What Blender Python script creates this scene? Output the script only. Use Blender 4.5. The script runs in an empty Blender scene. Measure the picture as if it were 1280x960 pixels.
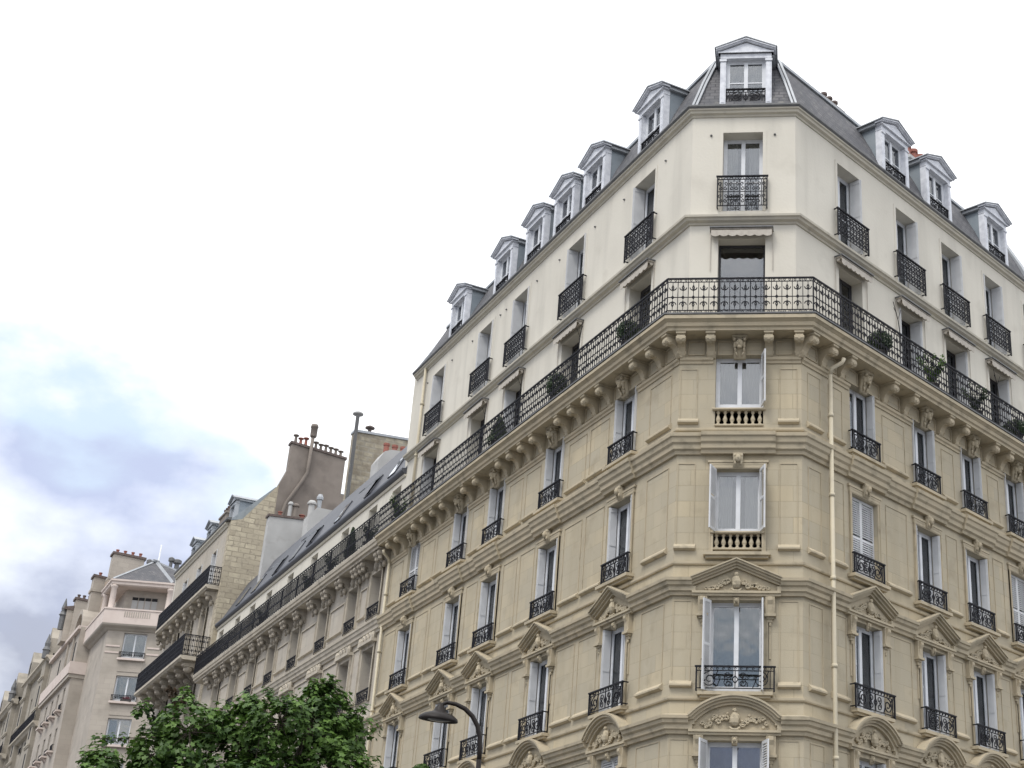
import bpy, bmesh, math, random
from mathutils import Vector, Matrix
random.seed(7)
PI = math.pi
sin, cos, tan, rad = math.sin, math.cos, math.tan, math.radians
scene = bpy.context.scene
COL = scene.collection

# ------------------------------------------------------------------ camera
cam_d = bpy.data.cameras.new('camera')
cam = bpy.data.objects.new('camera', cam_d)
COL.objects.link(cam)
RX = Vector((0.9961, 0.0825, 0.0321)).normalized()
FW = Vector((-0.0884, 0.9082, 0.409)).normalized()
UP = RX.cross(FW).normalized()
RX = FW.cross(UP).normalized()
cam.matrix_world = Matrix(((RX.x, UP.x, -FW.x, 2.9813), (RX.y, UP.y, -FW.y, -33.1484), (RX.z, UP.z, -FW.z, 1.6), (0, 0, 0, 1)))
cam_d.sensor_width = 36
cam_d.lens = 1791.73 / 1280 * 36
cam_d.shift_x = (640 - 836.95) / 1280
cam_d.shift_y = (487.49 - 480) / 1280
cam_d.clip_start = 0.1
cam_d.clip_end = 2000
scene.camera = cam

# ------------------------------------------------------------------ world, sun, exposure
w = bpy.data.worlds.new('World')
scene.world = w
w.use_nodes = True
nt = w.node_tree
nt.nodes.clear()
SUN_EL, SUN_AZ = rad(56), rad(205)          # azimuth clockwise from +y
def wn(t, **k):
    n = nt.nodes.new(t)
    for a, b in k.items(): setattr(n, a, b)
    return n
def lk(a, b): nt.links.new(a, b)
out = wn('ShaderNodeOutputWorld')
sky = wn('ShaderNodeTexSky', sky_type='NISHITA', sun_disc=False, sun_elevation=SUN_EL, sun_rotation=SUN_AZ, air_density=1.2, dust_density=2.0)
bg1 = wn('ShaderNodeBackground'); bg1.inputs[1].default_value = 0.10
bg2 = wn('ShaderNodeBackground'); bg2.inputs[1].default_value = 1.0
mix = wn('ShaderNodeMixShader')
tc = wn('ShaderNodeTexCoord')
sep = wn('ShaderNodeSeparateXYZ'); lk(tc.outputs['Generated'], sep.inputs[0])
mp = wn('ShaderNodeMapping'); mp.inputs['Scale'].default_value = (1, 1, 1.7); lk(tc.outputs['Generated'], mp.inputs[0])
nz = wn('ShaderNodeTexNoise'); nz.inputs['Scale'].default_value = 5.5; nz.inputs['Detail'].default_value = 7; nz.inputs['Roughness'].default_value = .5
lk(mp.outputs[0], nz.inputs['Vector'])
mx_ = wn('ShaderNodeMath', operation='MULTIPLY_ADD'); lk(sep.outputs[0], mx_.inputs[0]); mx_.inputs[1].default_value = .38; mx_.inputs[2].default_value = .142
mclamp = wn('ShaderNodeClamp'); lk(mx_.outputs[0], mclamp.inputs[0]); mclamp.inputs[1].default_value = -.12; mclamp.inputs[2].default_value = .14
mz_ = wn('ShaderNodeMath', operation='ADD'); lk(mclamp.outputs[0], mz_.inputs[0]); lk(sep.outputs[2], mz_.inputs[1])
ma = wn('ShaderNodeMath', operation='MULTIPLY_ADD'); lk(nz.outputs[0], ma.inputs[0]); ma.inputs[1].default_value = .36; lk(mz_.outputs[0], ma.inputs[2])
cr = wn('ShaderNodeValToRGB')
e = cr.color_ramp; e.interpolation = 'EASE'
e.elements[0].position = .22; e.elements[0].color = (.42, .44, .52, 1)
e.elements[1].position = .60; e.elements[1].color = (1.42, 1.42, 1.44, 1)
for p_, c_ in ((.345, (.46, .50, .64, 1)), (.425, (.54, .60, .80, 1)), (.475, (.66, .79, .94, 1)), (.515, (1.0, 1.04, 1.08, 1)), (.545, (1.25, 1.26, 1.28, 1))):
    q_ = e.elements.new(p_); q_.color = c_
lk(ma.outputs[0], cr.inputs[0])
# bright puffs of cloud inside the blue-grey part
nz2 = wn('ShaderNodeTexNoise'); nz2.inputs['Scale'].default_value = 6.5; nz2.inputs['Detail'].default_value = 7; nz2.inputs['Roughness'].default_value = .5
mp2 = wn('ShaderNodeMapping'); mp2.inputs['Scale'].default_value = (1, 1, 1.6); mp2.inputs['Location'].default_value = (3.1, 1.7, .6)
lk(tc.outputs['Generated'], mp2.inputs[0]); lk(mp2.outputs[0], nz2.inputs['Vector'])
cr2 = wn('ShaderNodeValToRGB'); cr2.color_ramp.elements[0].position = .49; cr2.color_ramp.elements[1].position = .64
lk(nz2.outputs[0], cr2.inputs[0])
mm = wn('ShaderNodeMath', operation='MULTIPLY'); lk(cr2.outputs[0], mm.inputs[0]); mm.inputs[1].default_value = .8
mc = wn('ShaderNodeMix', data_type='RGBA', blend_type='MIX'); lk(mm.outputs[0], mc.inputs[0]); lk(cr.outputs[0], mc.inputs[6]); mc.inputs[7].default_value = (1.0, 1.05, 1.15, 1)
lk(mc.outputs[2], bg2.inputs[0]); lk(sky.outputs[0], bg1.inputs[0])
mix.inputs[0].default_value = .93
lk(bg1.outputs[0], mix.inputs[1]); lk(bg2.outputs[0], mix.inputs[2]); lk(mix.outputs[0], out.inputs[0])

sd = bpy.data.lights.new('sun', 'SUN'); sun = bpy.data.objects.new('sun', sd); COL.objects.link(sun)
sd.energy = 1.5; sd.angle = rad(18); sd.color = (1.0, .96, .90)
dirv = Vector((sin(SUN_AZ) * cos(SUN_EL), cos(SUN_AZ) * cos(SUN_EL), sin(SUN_EL)))
sun.rotation_euler = dirv.to_track_quat('Z', 'Y').to_euler()
scene.view_settings.view_transform = 'Standard'
scene.view_settings.look = 'None'
scene.view_settings.exposure = 0.24
scene.view_settings.gamma = 1
scene.cycles.max_bounces = 5
scene.cycles.diffuse_bounces = 3
scene.cycles.transparent_max_bounces = 8

# ------------------------------------------------------------------ materials
def mat(name, base, rough=.8, var=None, vscale=2., stain=None, brick=None, bump=0., bscale=30., metal=0., spec=.5, stone_var=0., streak=0.):
    m = bpy.data.materials.new(name); m.use_nodes = True
    t = m.node_tree; N = t.nodes; L = t.links
    b = N['Principled BSDF']
    b.inputs['Roughness'].default_value = rough; b.inputs['Metallic'].default_value = metal
    b.inputs['Specular IOR Level'].default_value = spec
    b.inputs['Base Color'].default_value = (*base, 1)
    col = None
    uv = N.new('ShaderNodeUVMap'); uv.uv_map = 'uv'
    geo = N.new('ShaderNodeNewGeometry')
    def mixc(f, a, c, mode='MIX'):
        x = N.new('ShaderNodeMix'); x.data_type = 'RGBA'; x.blend_type = mode
        if isinstance(f, float): x.inputs[0].default_value = f
        else: L.new(f, x.inputs[0])
        for i, v in ((6, a), (7, c)):
            if isinstance(v, tuple): x.inputs[i].default_value = (*v, 1)
            else: L.new(v, x.inputs[i])
        return x.outputs[2]
    def noise(scale, det=5, src=None, sc=(1, 1, 1)):
        mpn = N.new('ShaderNodeMapping'); mpn.inputs['Scale'].default_value = sc
        L.new(src or geo.outputs['Position'], mpn.inputs[0])
        n = N.new('ShaderNodeTexNoise'); n.inputs['Scale'].default_value = scale; n.inputs['Detail'].default_value = det
        L.new(mpn.outputs[0], n.inputs['Vector']); return n.outputs[0]
    def ramp(src, a, c):
        r = N.new('ShaderNodeMapRange'); r.inputs[1].default_value = a; r.inputs[2].default_value = c
        L.new(src, r.inputs[0]); return r.outputs[0]
    col = base
    hgt = None
    if brick:
        bw, bh, c2, mort, msz = brick
        br = N.new('ShaderNodeTexBrick')
        L.new(uv.outputs[0], br.inputs['Vector'])
        br.inputs['Scale'].default_value = 1
        br.inputs['Brick Width'].default_value = bw; br.inputs['Row Height'].default_value = bh
        br.inputs['Mortar Size'].default_value = msz; br.inputs['Mortar Smooth'].default_value = .3
        br.inputs['Color1'].default_value = (*base, 1); br.inputs['Color2'].default_value = (*c2, 1); br.inputs['Mortar'].default_value = (*mort, 1)
        col = br.outputs['Color']
        hgt = br.outputs['Fac']
    if var:
        col = mixc(ramp(noise(vscale), .35, .68), col, var)
    if streak:
        col = mixc(ramp(noise(1.6, 4, None, (1.1, 1.1, .12)), .48, .95), col, tuple(x * .72 for x in base))
    if stain:
        sc_, a_, b_ = stain[1:]
        col = mixc(ramp(noise(sc_, 8), a_, b_), col, stain[0])
    if not isinstance(col, tuple): L.new(col, b.inputs['Base Color'])
    if bump:
        bp = N.new('ShaderNodeBump'); bp.inputs['Strength'].default_value = bump; bp.inputs['Distance'].default_value = .02
        L.new(noise(bscale, 6), bp.inputs['Height'])
        last = bp
        if hgt is not None:
            b2 = N.new('ShaderNodeBump'); b2.invert = True; b2.inputs['Strength'].default_value = .5; b2.inputs['Distance'].default_value = .01
            L.new(hgt, b2.inputs['Height']); L.new(bp.outputs[0], b2.inputs['Normal']); last = b2
        L.new(last.outputs[0], b.inputs['Normal'])
    return m
STONE = mat('ashlar_stone', (.525, .45, .312), .9, var=(.425, .378, .282), vscale=.55, brick=(.72, .41, (.44, .395, .30), (.36, .31, .215), .007), stain=((.335, .285, .20), 1.7, .56, .84), bump=.25, streak=.1)
TRIM = mat('carved_stone', (.485, .415, .295), .9, var=(.41, .36, .262), vscale=1.6, stain=((.25, .215, .155), 3.2, .55, .82), bump=.3, bscale=18)
RENDER = mat('cream_render', (.68, .648, .565), .9, var=(.63, .598, .52), vscale=.6, stain=((.53, .50, .43), 1.1, .58, .88), bump=.2, bscale=14, streak=.1)
RTRIM = mat('cream_render_trim', (.57, .535, .445), .9, var=(.50, .47, .40), vscale=3., stain=((.36, .33, .28), 4, .6, .85), bump=.15)
PALE = mat('pale_grey_stone', (.50, .455, .38), .9, var=(.44, .395, .33), vscale=.8, stain=((.28, .255, .215), 1.5, .56, .85), bump=.25, streak=.1, brick=(.8, .45, (.45, .415, .36), (.36, .33, .28), .006))
PALETRIM = mat('pale_stone_trim', (.52, .47, .385), .9, var=(.42, .38, .31), vscale=2., stain=((.22, .20, .17), 2.4, .55, .82), bump=.3, bscale=15)
RUBBLE = mat('rubble_masonry', (.60, .54, .40), .95, var=(.42, .37, .28), vscale=1.7, brick=(.66, .30, (.40, .35, .26), (.31, .27, .205), .03), bump=.6, bscale=9, stain=((.24, .21, .17), 5., .55, .8))
COARSE = mat('coarse_rubble', (.50, .45, .34), .95, var=(.26, .225, .17), vscale=2.5, brick=(.50, .26, (.28, .245, .185), (.36, .33, .27), .05), bump=.8, bscale=7)
GREYREND = mat('grey_brown_render', (.215, .185, .16), .95, var=(.27, .235, .205), vscale=.7, stain=((.14, .12, .105), 1.2, .45, .85), bump=.3)
WHITEREND = mat('pale_grey_render', (.50, .50, .49), .95, var=(.43, .43, .42), vscale=1.2, stain=((.33, .32, .30), 2., .58, .9), bump=.2)
PINK = mat('pinkish_stone', (.47, .425, .365), .9, var=(.40, .36, .31), vscale=.4, stain=((.30, .27, .23), .8, .5, .85), bump=.2, brick=(.9, .4, (.42, .375, .325), (.35, .31, .27), .008))
PINKTRIM = mat('pale_pink_painted_stone', (.66, .575, .52), .85, var=(.60, .51, .46), vscale=1., stain=((.46, .40, .36), 2., .6, .9), bump=.1)
SLATE = mat('grey_slate', (.10, .10, .108), .7, var=(.075, .078, .088), vscale=1.5, brick=(.28, .16, (.17, .165, .17), (.04, .04, .045), .016), bump=.6, bscale=20, stain=((.24, .235, .21), 4., .6, .85))
DKROOF = mat('dark_sheet_roof', (.075, .08, .095), .5, var=(.095, .10, .115), vscale=.8, bump=.15)
ZINC = mat('weathered_zinc', (.235, .275, .31), .55, var=(.29, .325, .35), vscale=1.2, stain=((.18, .20, .22), 3., .55, .85), bump=.1, metal=.25)
ZINCL = mat('pale_zinc', (.42, .44, .46), .5, var=(.34, .36, .38), vscale=2, bump=.1, metal=.25)
WHITE = mat('white_gloss_paint', (.74, .76, .79), .45, var=(.66, .68, .71), vscale=4)
WPAINT = mat('weathered_white_paint', (.76, .78, .82), .6, var=(.58, .60, .65), vscale=6, stain=((.62, .64, .67), 8, .62, .9), bump=.1)
SHUT = mat('pale_grey_shutter_paint', (.66, .67, .68), .55, var=(.58, .59, .60), vscale=3)
DKFRAME = mat('dark_painted_frame', (.05, .05, .055), .5)
IRON = mat('black_wrought_iron', (.010, .011, .016), .6, var=(.018, .018, .022), vscale=12, spec=.2)
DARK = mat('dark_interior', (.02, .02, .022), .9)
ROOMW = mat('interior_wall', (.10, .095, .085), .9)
GUTTER = mat('dark_gutter_zinc', (.11, .115, .12), .6, var=(.16, .16, .16), vscale=5)
PIPE = mat('cream_painted_pipe', (.56, .50, .37), .6, var=(.50, .45, .34), vscale=4)
TERRA = mat('terracotta', (.36, .13, .095), .85, var=(.24, .11, .09), vscale=9)
CLAYG = mat('sooty_clay', (.17, .13, .115), .9, var=(.09, .075, .07), vscale=9)
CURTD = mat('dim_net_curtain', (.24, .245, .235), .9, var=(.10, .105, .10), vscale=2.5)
CURT = mat('sheer_curtain', (.42, .43, .42), .9, var=(.30, .31, .30), vscale=1.2)
AWN = mat('awning_canvas', (.52, .48, .42), .9, var=(.42, .385, .335), vscale=6)
ASPH = mat('asphalt', (.05, .05, .052), .9, var=(.06, .06, .06), vscale=1.5, bump=.4)
PAVE = mat('pavement_granite', (.16, .155, .15), .85, var=(.13, .128, .125), vscale=1., bump=.2)
LAMPM = mat('lamp_dark_bronze', (.012, .009, .008), .5, var=(.018, .014, .012), vscale=8, spec=.25)
LENS = mat('lamp_lens', (.18, .18, .18), .25)
BARK = mat('bark', (.075, .06, .045), .95, var=(.11, .09, .07), vscale=10, bump=.8)
POT = mat('planter', (.035, .032, .032), .7, var=(.06, .05, .045), vscale=8)

def leafmat(name, a, b_):
    m = bpy.data.materials.new(name); m.use_nodes = True
    t = m.node_tree; N = t.nodes; L = t.links; b = N['Principled BSDF']
    g = N.new('ShaderNodeNewGeometry')
    n = N.new('ShaderNodeTexNoise'); n.inputs['Scale'].default_value = 2.2; n.inputs['Detail'].default_value = 3
    L.new(g.outputs['Position'], n.inputs['Vector'])
    ad = N.new('ShaderNodeMath'); ad.operation = 'MULTIPLY_ADD'; ad.inputs[1].default_value = .45
    L.new(g.outputs['Random Per Island'], ad.inputs[0]); L.new(n.outputs[0], ad.inputs[2])
    r = N.new('ShaderNodeValToRGB'); r.color_ramp.elements[0].position = .45; r.color_ramp.elements[0].color = (*a, 1)
    r.color_ramp.elements[1].position = 1.0; r.color_ramp.elements[1].color = (*b_, 1)
    L.new(ad.outputs[0], r.inputs[0]); L.new(r.outputs[0], b.inputs['Base Color'])
    b.inputs['Roughness'].default_value = .55
    tr = N.new('ShaderNodeBsdfTranslucent'); L.new(r.outputs[0], tr.inputs[0])
    mx = N.new('ShaderNodeMixShader'); mx.inputs[0].default_value = .25
    L.new(b.outputs[0], mx.inputs[1]); L.new(tr.outputs[0], mx.inputs[2]); L.new(mx.outputs[0], N['Material Output'].inputs[0])
    return m
LEAF = leafmat('tree_leaves', (.028, .070, .012), (.125, .225, .042))
BOX = leafmat('box_leaves', (.012, .028, .010), (.04, .075, .025))
REDLEAF = leafmat('reddish_leaves', (.035, .028, .016), (.13, .085, .05))
FLOWER = leafmat('pink_flowers', (.10, .02, .03), (.25, .07, .09))

def glassmat(name, tint, refl=.10):
    m = bpy.data.materials.new(name); m.use_nodes = True
    t = m.node_tree; N = t.nodes; L = t.links; N.remove(N['Principled BSDF'])
    gl = N.new('ShaderNodeBsdfGlossy'); gl.inputs['Roughness'].default_value = .03; gl.inputs[0].default_value = (.85, .88, .92, 1)
    tp = N.new('ShaderNodeBsdfTransparent'); tp.inputs[0].default_value = (*tint, 1)
    lw = N.new('ShaderNodeFresnel'); lw.inputs[0].default_value = 1.5
    ad = N.new('ShaderNodeMath'); ad.operation = 'ADD'; ad.inputs[1].default_value = refl; L.new(lw.outputs[0], ad.inputs[0])
    nb = N.new('ShaderNodeTexNoise'); nb.inputs['Scale'].default_value = 1.3
    ge = N.new('ShaderNodeNewGeometry'); L.new(ge.outputs['Position'], nb.inputs['Vector'])
    bp = N.new('ShaderNodeBump'); bp.inputs['Strength'].default_value = .15; bp.inputs['Distance'].default_value = .05; L.new(nb.outputs[0], bp.inputs['Height']); L.new(bp.outputs[0], gl.inputs['Normal'])
    mx = N.new('ShaderNodeMixShader'); L.new(ad.outputs[0], mx.inputs[0]); L.new(tp.outputs[0], mx.inputs[1]); L.new(gl.outputs[0], mx.inputs[2])
    L.new(mx.outputs[0], N['Material Output'].inputs[0])
    return m
GLASS = glassmat('window_glass', (.80, .80, .79))

# ------------------------------------------------------------------ mesh helper
class MB:
    def __init__(s): s.v = []; s.f = []
    def add(s, vs, fs):
        n = len(s.v); s.v += [tuple(p) for p in vs]; s.f += [tuple(i + n for i in f) for f in fs]; return s
    def quad(s, a, b, c, d): return s.add((a, b, c, d), ((0, 1, 2, 3),))
    def poly(s, pts): return s.add(pts, (tuple(range(len(pts))),))
    def box(s, x0, x1, y0, y1, z0, z1):
        v = [(x, y, z) for z in (z0, z1) for y in (y0, y1) for x in (x0, x1)]
        return s.add(v, ((0, 2, 3, 1), (4, 5, 7, 6), (0, 1, 5, 4), (2, 6, 7, 3), (0, 4, 6, 2), (1, 3, 7, 5)))
    def bar(s, p, q, r, r2=None):
        """square-section bar from p to q"""
        p = Vector(p); q = Vector(q); d = q - p
        if d.length < 1e-6: return s
        d.normalize(); u = Vector((0, 1, 0)) if abs(d.y) < .9 else Vector((1, 0, 0))
        a = d.cross(u).normalized(); b = d.cross(a); r2 = r2 or r
        v = [p + a * r * i + b * r2 * j for i, j in ((-1, -1), (1, -1), (1, 1), (-1, 1))] + [q + a * r * i + b * r2 * j for i, j in ((-1, -1), (1, -1), (1, 1), (-1, 1))]
        return s.add(v, ((0, 3, 2, 1), (4, 5, 6, 7), (0, 1, 5, 4), (1, 2, 6, 5), (2, 3, 7, 6), (3, 0, 4, 7)))
    def path(s, pts, r):
        for a, b in zip(pts, pts[1:]): s.bar(a, b, r)
        return s
    def tube(s, pts, rs, n=8, cap=True):
        """round tube through pts"""
        pts = [Vector(p) for p in pts]
        if not hasattr(rs, '__len__'): rs = [rs] * len(pts)
        rings = []; ref = None
        for i, p in enumerate(pts):
            d = (pts[min(i + 1, len(pts) - 1)] - pts[max(i - 1, 0)]).normalized()
            if ref is None: ref = Vector((0, 0, 1)) if abs(d.z) < .9 else Vector((1, 0, 0))
            a = d.cross(ref).normalized(); b = d.cross(a).normalized(); ref = a.cross(d)
            rings.append([p + a * rs[i] * cos(2 * PI * k / n) + b * rs[i] * sin(2 * PI * k / n) for k in range(n)])
        base = len(s.v)
        for r in rings: s.v += [tuple(x) for x in r]
        for i in range(len(rings) - 1):
            for k in range(n):
                k2 = (k + 1) % n
                s.f.append((base + i * n + k, base + i * n + k2, base + (i + 1) * n + k2, base + (i + 1) * n + k))
        if cap:
            s.f.append(tuple(base + k for k in range(n))); s.f.append(tuple(base + (len(rings) - 1) * n + k for k in reversed(range(n))))
        return s
    def lathe(s, cx, cy, prof, n=10):
        base = len(s.v)
        for r, z in prof: s.v += [(cx + r * cos(2 * PI * k / n), cy + r * sin(2 * PI * k / n), z) for k in range(n)]
        for i in range(len(prof) - 1):
            for k in range(n):
                k2 = (k + 1) % n
                s.f.append((base + i * n + k, base + i * n + k2, base + (i + 1) * n + k2, base + (i + 1) * n + k))
        s.f.append(tuple(base + k for k in reversed(range(n)))); s.f.append(tuple(base + (len(prof) - 1) * n + k for k in range(n)))
        return s
    def prism(s, pts, x0, x1):
        """closed (y,z) outline extruded along x"""
        n = len(pts); v = [(x0, y, z) for y, z in pts] + [(x1, y, z) for y, z in pts]
        f = [tuple(range(n)), tuple(reversed(range(n, 2 * n)))] + [(i, n + i, n + (i + 1) % n, (i + 1) % n) for i in range(n)]
        return s.add(v, f)
    def prismy(s, pts, y0, y1):
        """closed (x,z) outline extruded along y"""
        n = len(pts); v = [(x, y0, z) for x, z in pts] + [(x, y1, z) for x, z in pts]
        f = [tuple(range(n)), tuple(reversed(range(n, 2 * n)))] + [(i, n + i, n + (i + 1) % n, (i + 1) % n) for i in range(n)]
        return s.add(v, f)
    def blob(s, c, r, seed=0, n=8, m=6):
        rnd = random.Random(seed); base = len(s.v)
        for i in range(m + 1):
            th = PI * i / m
            for k in range(n):
                ph = 2 * PI * k / n; q = 1 + rnd.uniform(-.18, .18)
                s.v.append((c[0] + r[0] * q * sin(th) * cos(ph), c[1] + r[1] * q * sin(th) * sin(ph), c[2] + r[2] * cos(th)))
        for i in range(m):
            for k in range(n):
                k2 = (k + 1) % n
                s.f.append((base + i * n + k, base + i * n + k2, base + (i + 1) * n + k2, base + (i + 1) * n + k))
        return s
    def mesh(s, name, m, smooth=False, fixn=True):
        me = bpy.data.meshes.new(name); me.from_pydata(s.v, [], s.f); me.update()
        if fixn:
            bm = bmesh.new(); bm.from_mesh(me); bmesh.ops.recalc_face_normals(bm, faces=bm.faces); bm.to_mesh(me); bm.free()
        uvl = me.uv_layers.new(name='uv'); vs = me.vertices; data = uvl.data
        for p in me.polygons:
            n = p.normal
            hx, hy = (-n.y, n.x)
            l = math.hypot(hx, hy)
            for li in p.loop_indices:
                co = vs[me.loops[li].vertex_index].co
                if abs(n.z) > .92 or l < 1e-4: data[li].uv = (co.x, co.y)
                else:
                    # slope-true v for roofs
                    data[li].uv = ((co.x * hx + co.y * hy) / l, co.z / max(l, .3))
            p.use_smooth = smooth
        me.materials.append(m)
        return me

def tag(o, label=None, cat=None, group=None, kind=None):
    if label: o['label'] = label
    if cat: o['category'] = cat
    if group: o['group'] = group
    if kind: o['kind'] = kind
    return o
def put(name, me, parent=None, M=None):
    o = bpy.data.objects.new(name, me); COL.objects.link(o)
    if parent: o.parent = parent
    if M is not None: o.matrix_local = M
    return o
def empty(name, label, cat, loc=(0, 0, 0), group=None, rz=0):
    o = bpy.data.objects.new(name, None); COL.objects.link(o); o.location = loc; o.rotation_euler = (0, 0, rz)
    o.empty_display_size = .5
    return tag(o, label, cat, group)
_cache = {}
def cached(key, fn):
    if key not in _cache: _cache[key] = fn()
    return _cache[key]

# ------------------------------------------------------------------ facade frames
W = 3.1
AL, AR = rad(55.12), rad(53.79)
FR = {'C': (Vector((0, 0, 0)), Vector((1, 0, 0)), 0.0, 1),
      'L': (Vector((0, 0, 0)), Vector((-cos(AL), sin(AL), 0)), -AL, -1),
      'R': (Vector((W, 0, 0)), Vector((cos(AR), sin(AR), 0)), AR, 1)}
NRM = {'C': Vector((0, -1, 0)), 'L': Vector((-sin(AL), -cos(AL), 0)), 'R': Vector((sin(AR), -cos(AR), 0))}
def fm(face, s=0., d=0., z=0.):
    """matrix at distance s along the facade, d outward, height z; local x = right seen from outside, y = inward"""
    o, t, rz, sg = FR[face]
    p = o + t * s + NRM[face] * d
    return Matrix.Translation((p.x, p.y, z)) @ Matrix.Rotation(rz, 4, 'Z')
def fpt(face, s, d, z):
    o, t, rz, sg = FR[face]; p = o + t * s + NRM[face] * d
    return Vector((p.x, p.y, z))
S_END, R_END = 21.5, 17.5
def corner_pts(d, lend=S_END, rend=R_END):
    return [fpt('L', lend, d, 0), Vector((-d * tan(AL / 2), -d, 0)), Vector((W + d * tan(AR / 2), -d, 0)), fpt('R', rend, d, 0)]
def sweep(prof, ends=(S_END, R_END), closed=False):
    mb = MB(); cols = []
    for d, z in prof:
        cols.append([(p.x, p.y, z) for p in corner_pts(d, *ends)])
    n = len(prof); base = 0
    for c in cols: mb.v += c
    for i in range(n - 1):
        for k in range(3):
            mb.f.append((i * 4 + k, i * 4 + k + 1, (i + 1) * 4 + k + 1, (i + 1) * 4 + k))
    # end caps
    mb.f.append(tuple(i * 4 for i in range(n))); mb.f.append(tuple(i * 4 + 3 for i in range(n)))
    return mb
def sweep_line(prof, x0, x1):
    """profile (d,z) swept straight along local x"""
    mb = MB(); n = len(prof)
    mb.v += [(x0, -d, z) for d, z in prof] + [(x1, -d, z) for d, z in prof]
    for i in range(n - 1): mb.f.append((i, i + 1, n + i + 1, n + i))
    mb.f.append(tuple(range(n))); mb.f.append(tuple(range(n, 2 * n)))
    return mb
def wall_mb(x0, x1, z0, z1, ops, depth=.35, mb=None, y=0.):
    """wall sheet in the plane y with openings (xa,xb,za,zb) and their reveals"""
    mb = mb or MB()
    xs = sorted({x0, x1, *[o[0] for o in ops], *[o[1] for o in ops]}); zs = sorted({z0, z1, *[o[2] for o in ops], *[o[3] for o in ops]})
    xs = [x for x in xs if x0 <= x <= x1]; zs = [z for z in zs if z0 <= z <= z1]
    for xa, xb in zip(xs, xs[1:]):
        for za, zb in zip(zs, zs[1:]):
            mx, mz = (xa + xb) / 2, (za + zb) / 2
            if any(o[0] < mx < o[1] and o[2] < mz < o[3] for o in ops): continue
            mb.quad((xa, y, za), (xb, y, za), (xb, y, zb), (xa, y, zb))
    for a, b, c, d in ops:
        mb.quad((a, y, c), (a, y + depth, c), (a, y + depth, d), (a, y, d)); mb.quad((b, y, c), (b, y, d), (b, y + depth, d), (b, y + depth, c))
        mb.quad((a, y, d), (a, y + depth, d), (b, y + depth, d), (b, y, d)); mb.quad((a, y, c), (b, y, c), (b, y + depth, c), (a, y + depth, c))
    return mb

# ------------------------------------------------------------------ windows
def frame_mesh(w_, h_, bar=None, fw=.055, sash=.05):
    mb = MB()
    if bar == 'single':
        mb.box(0, fw, 0, .07, 0, h_); mb.box(w_ - fw, w_, 0, .07, 0, h_); mb.box(fw, w_ - fw, 0, .07, h_ - fw, h_); mb.box(fw, w_ - fw, 0, .07, 0, fw); return mb
    mb.box(0, fw, 0, .07, 0, h_); mb.box(w_ - fw, w_, 0, .07, 0, h_); mb.box(fw, w_ - fw, 0, .07, h_ - fw, h_); mb.box(fw, w_ - fw, 0, .07, 0, fw)
    m = w_ / 2
    mb.box(m - .055, m + .055, -.012, .058, fw, h_ - fw)
    mb.box(fw, fw + sash, .012, .055, fw, h_ - fw); mb.box(w_ - fw - sash, w_ - fw, .012, .055, fw, h_ - fw)
    for a, b in ((fw + sash, m - .055), (m + .055, w_ - fw - sash)):
        mb.box(a, b, .012, .055, fw, fw + .12); mb.box(a, b, .012, .055, h_ - fw - sash, h_ - fw)
        for q in (bar or ()): mb.box(a, b, .015, .05, h_ * q - .018, h_ * q + .018)
    return mb
def glass_mesh(w_, h_): return MB().box(.06, w_ - .06, .03, .036, .06, h_ - .06)
def curtain_mb(x0, x1, z0, z1, y, amp=.03, per=.11):
    mb = MB(); n = max(4, int((x1 - x0) / per * 4)); 
    top = []; 
    for i in range(n + 1):
        x = x0 + (x1 - x0) * i / n; yy = y + amp * sin(i * PI / 2 + .3) 
        mb.v += [(x, yy, z0), (x + .01 * sin(i), yy * 1.0, z1)]
    for i in range(n): mb.f.append((2 * i, 2 * i + 2, 2 * i + 3, 2 * i + 1))
    return mb
def spiral(cx, cz, r0, a0, turns, sgn=1, n=14, y=0.):
    return [(cx + r0 * (1 - .78 * i / n) * cos(a0 + sgn * turns * 2 * PI * i / n), y, cz + r0 * (1 - .78 * i / n) * sin(a0 + sgn * turns * 2 * PI * i / n)) for i in range(n + 1)]
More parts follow.
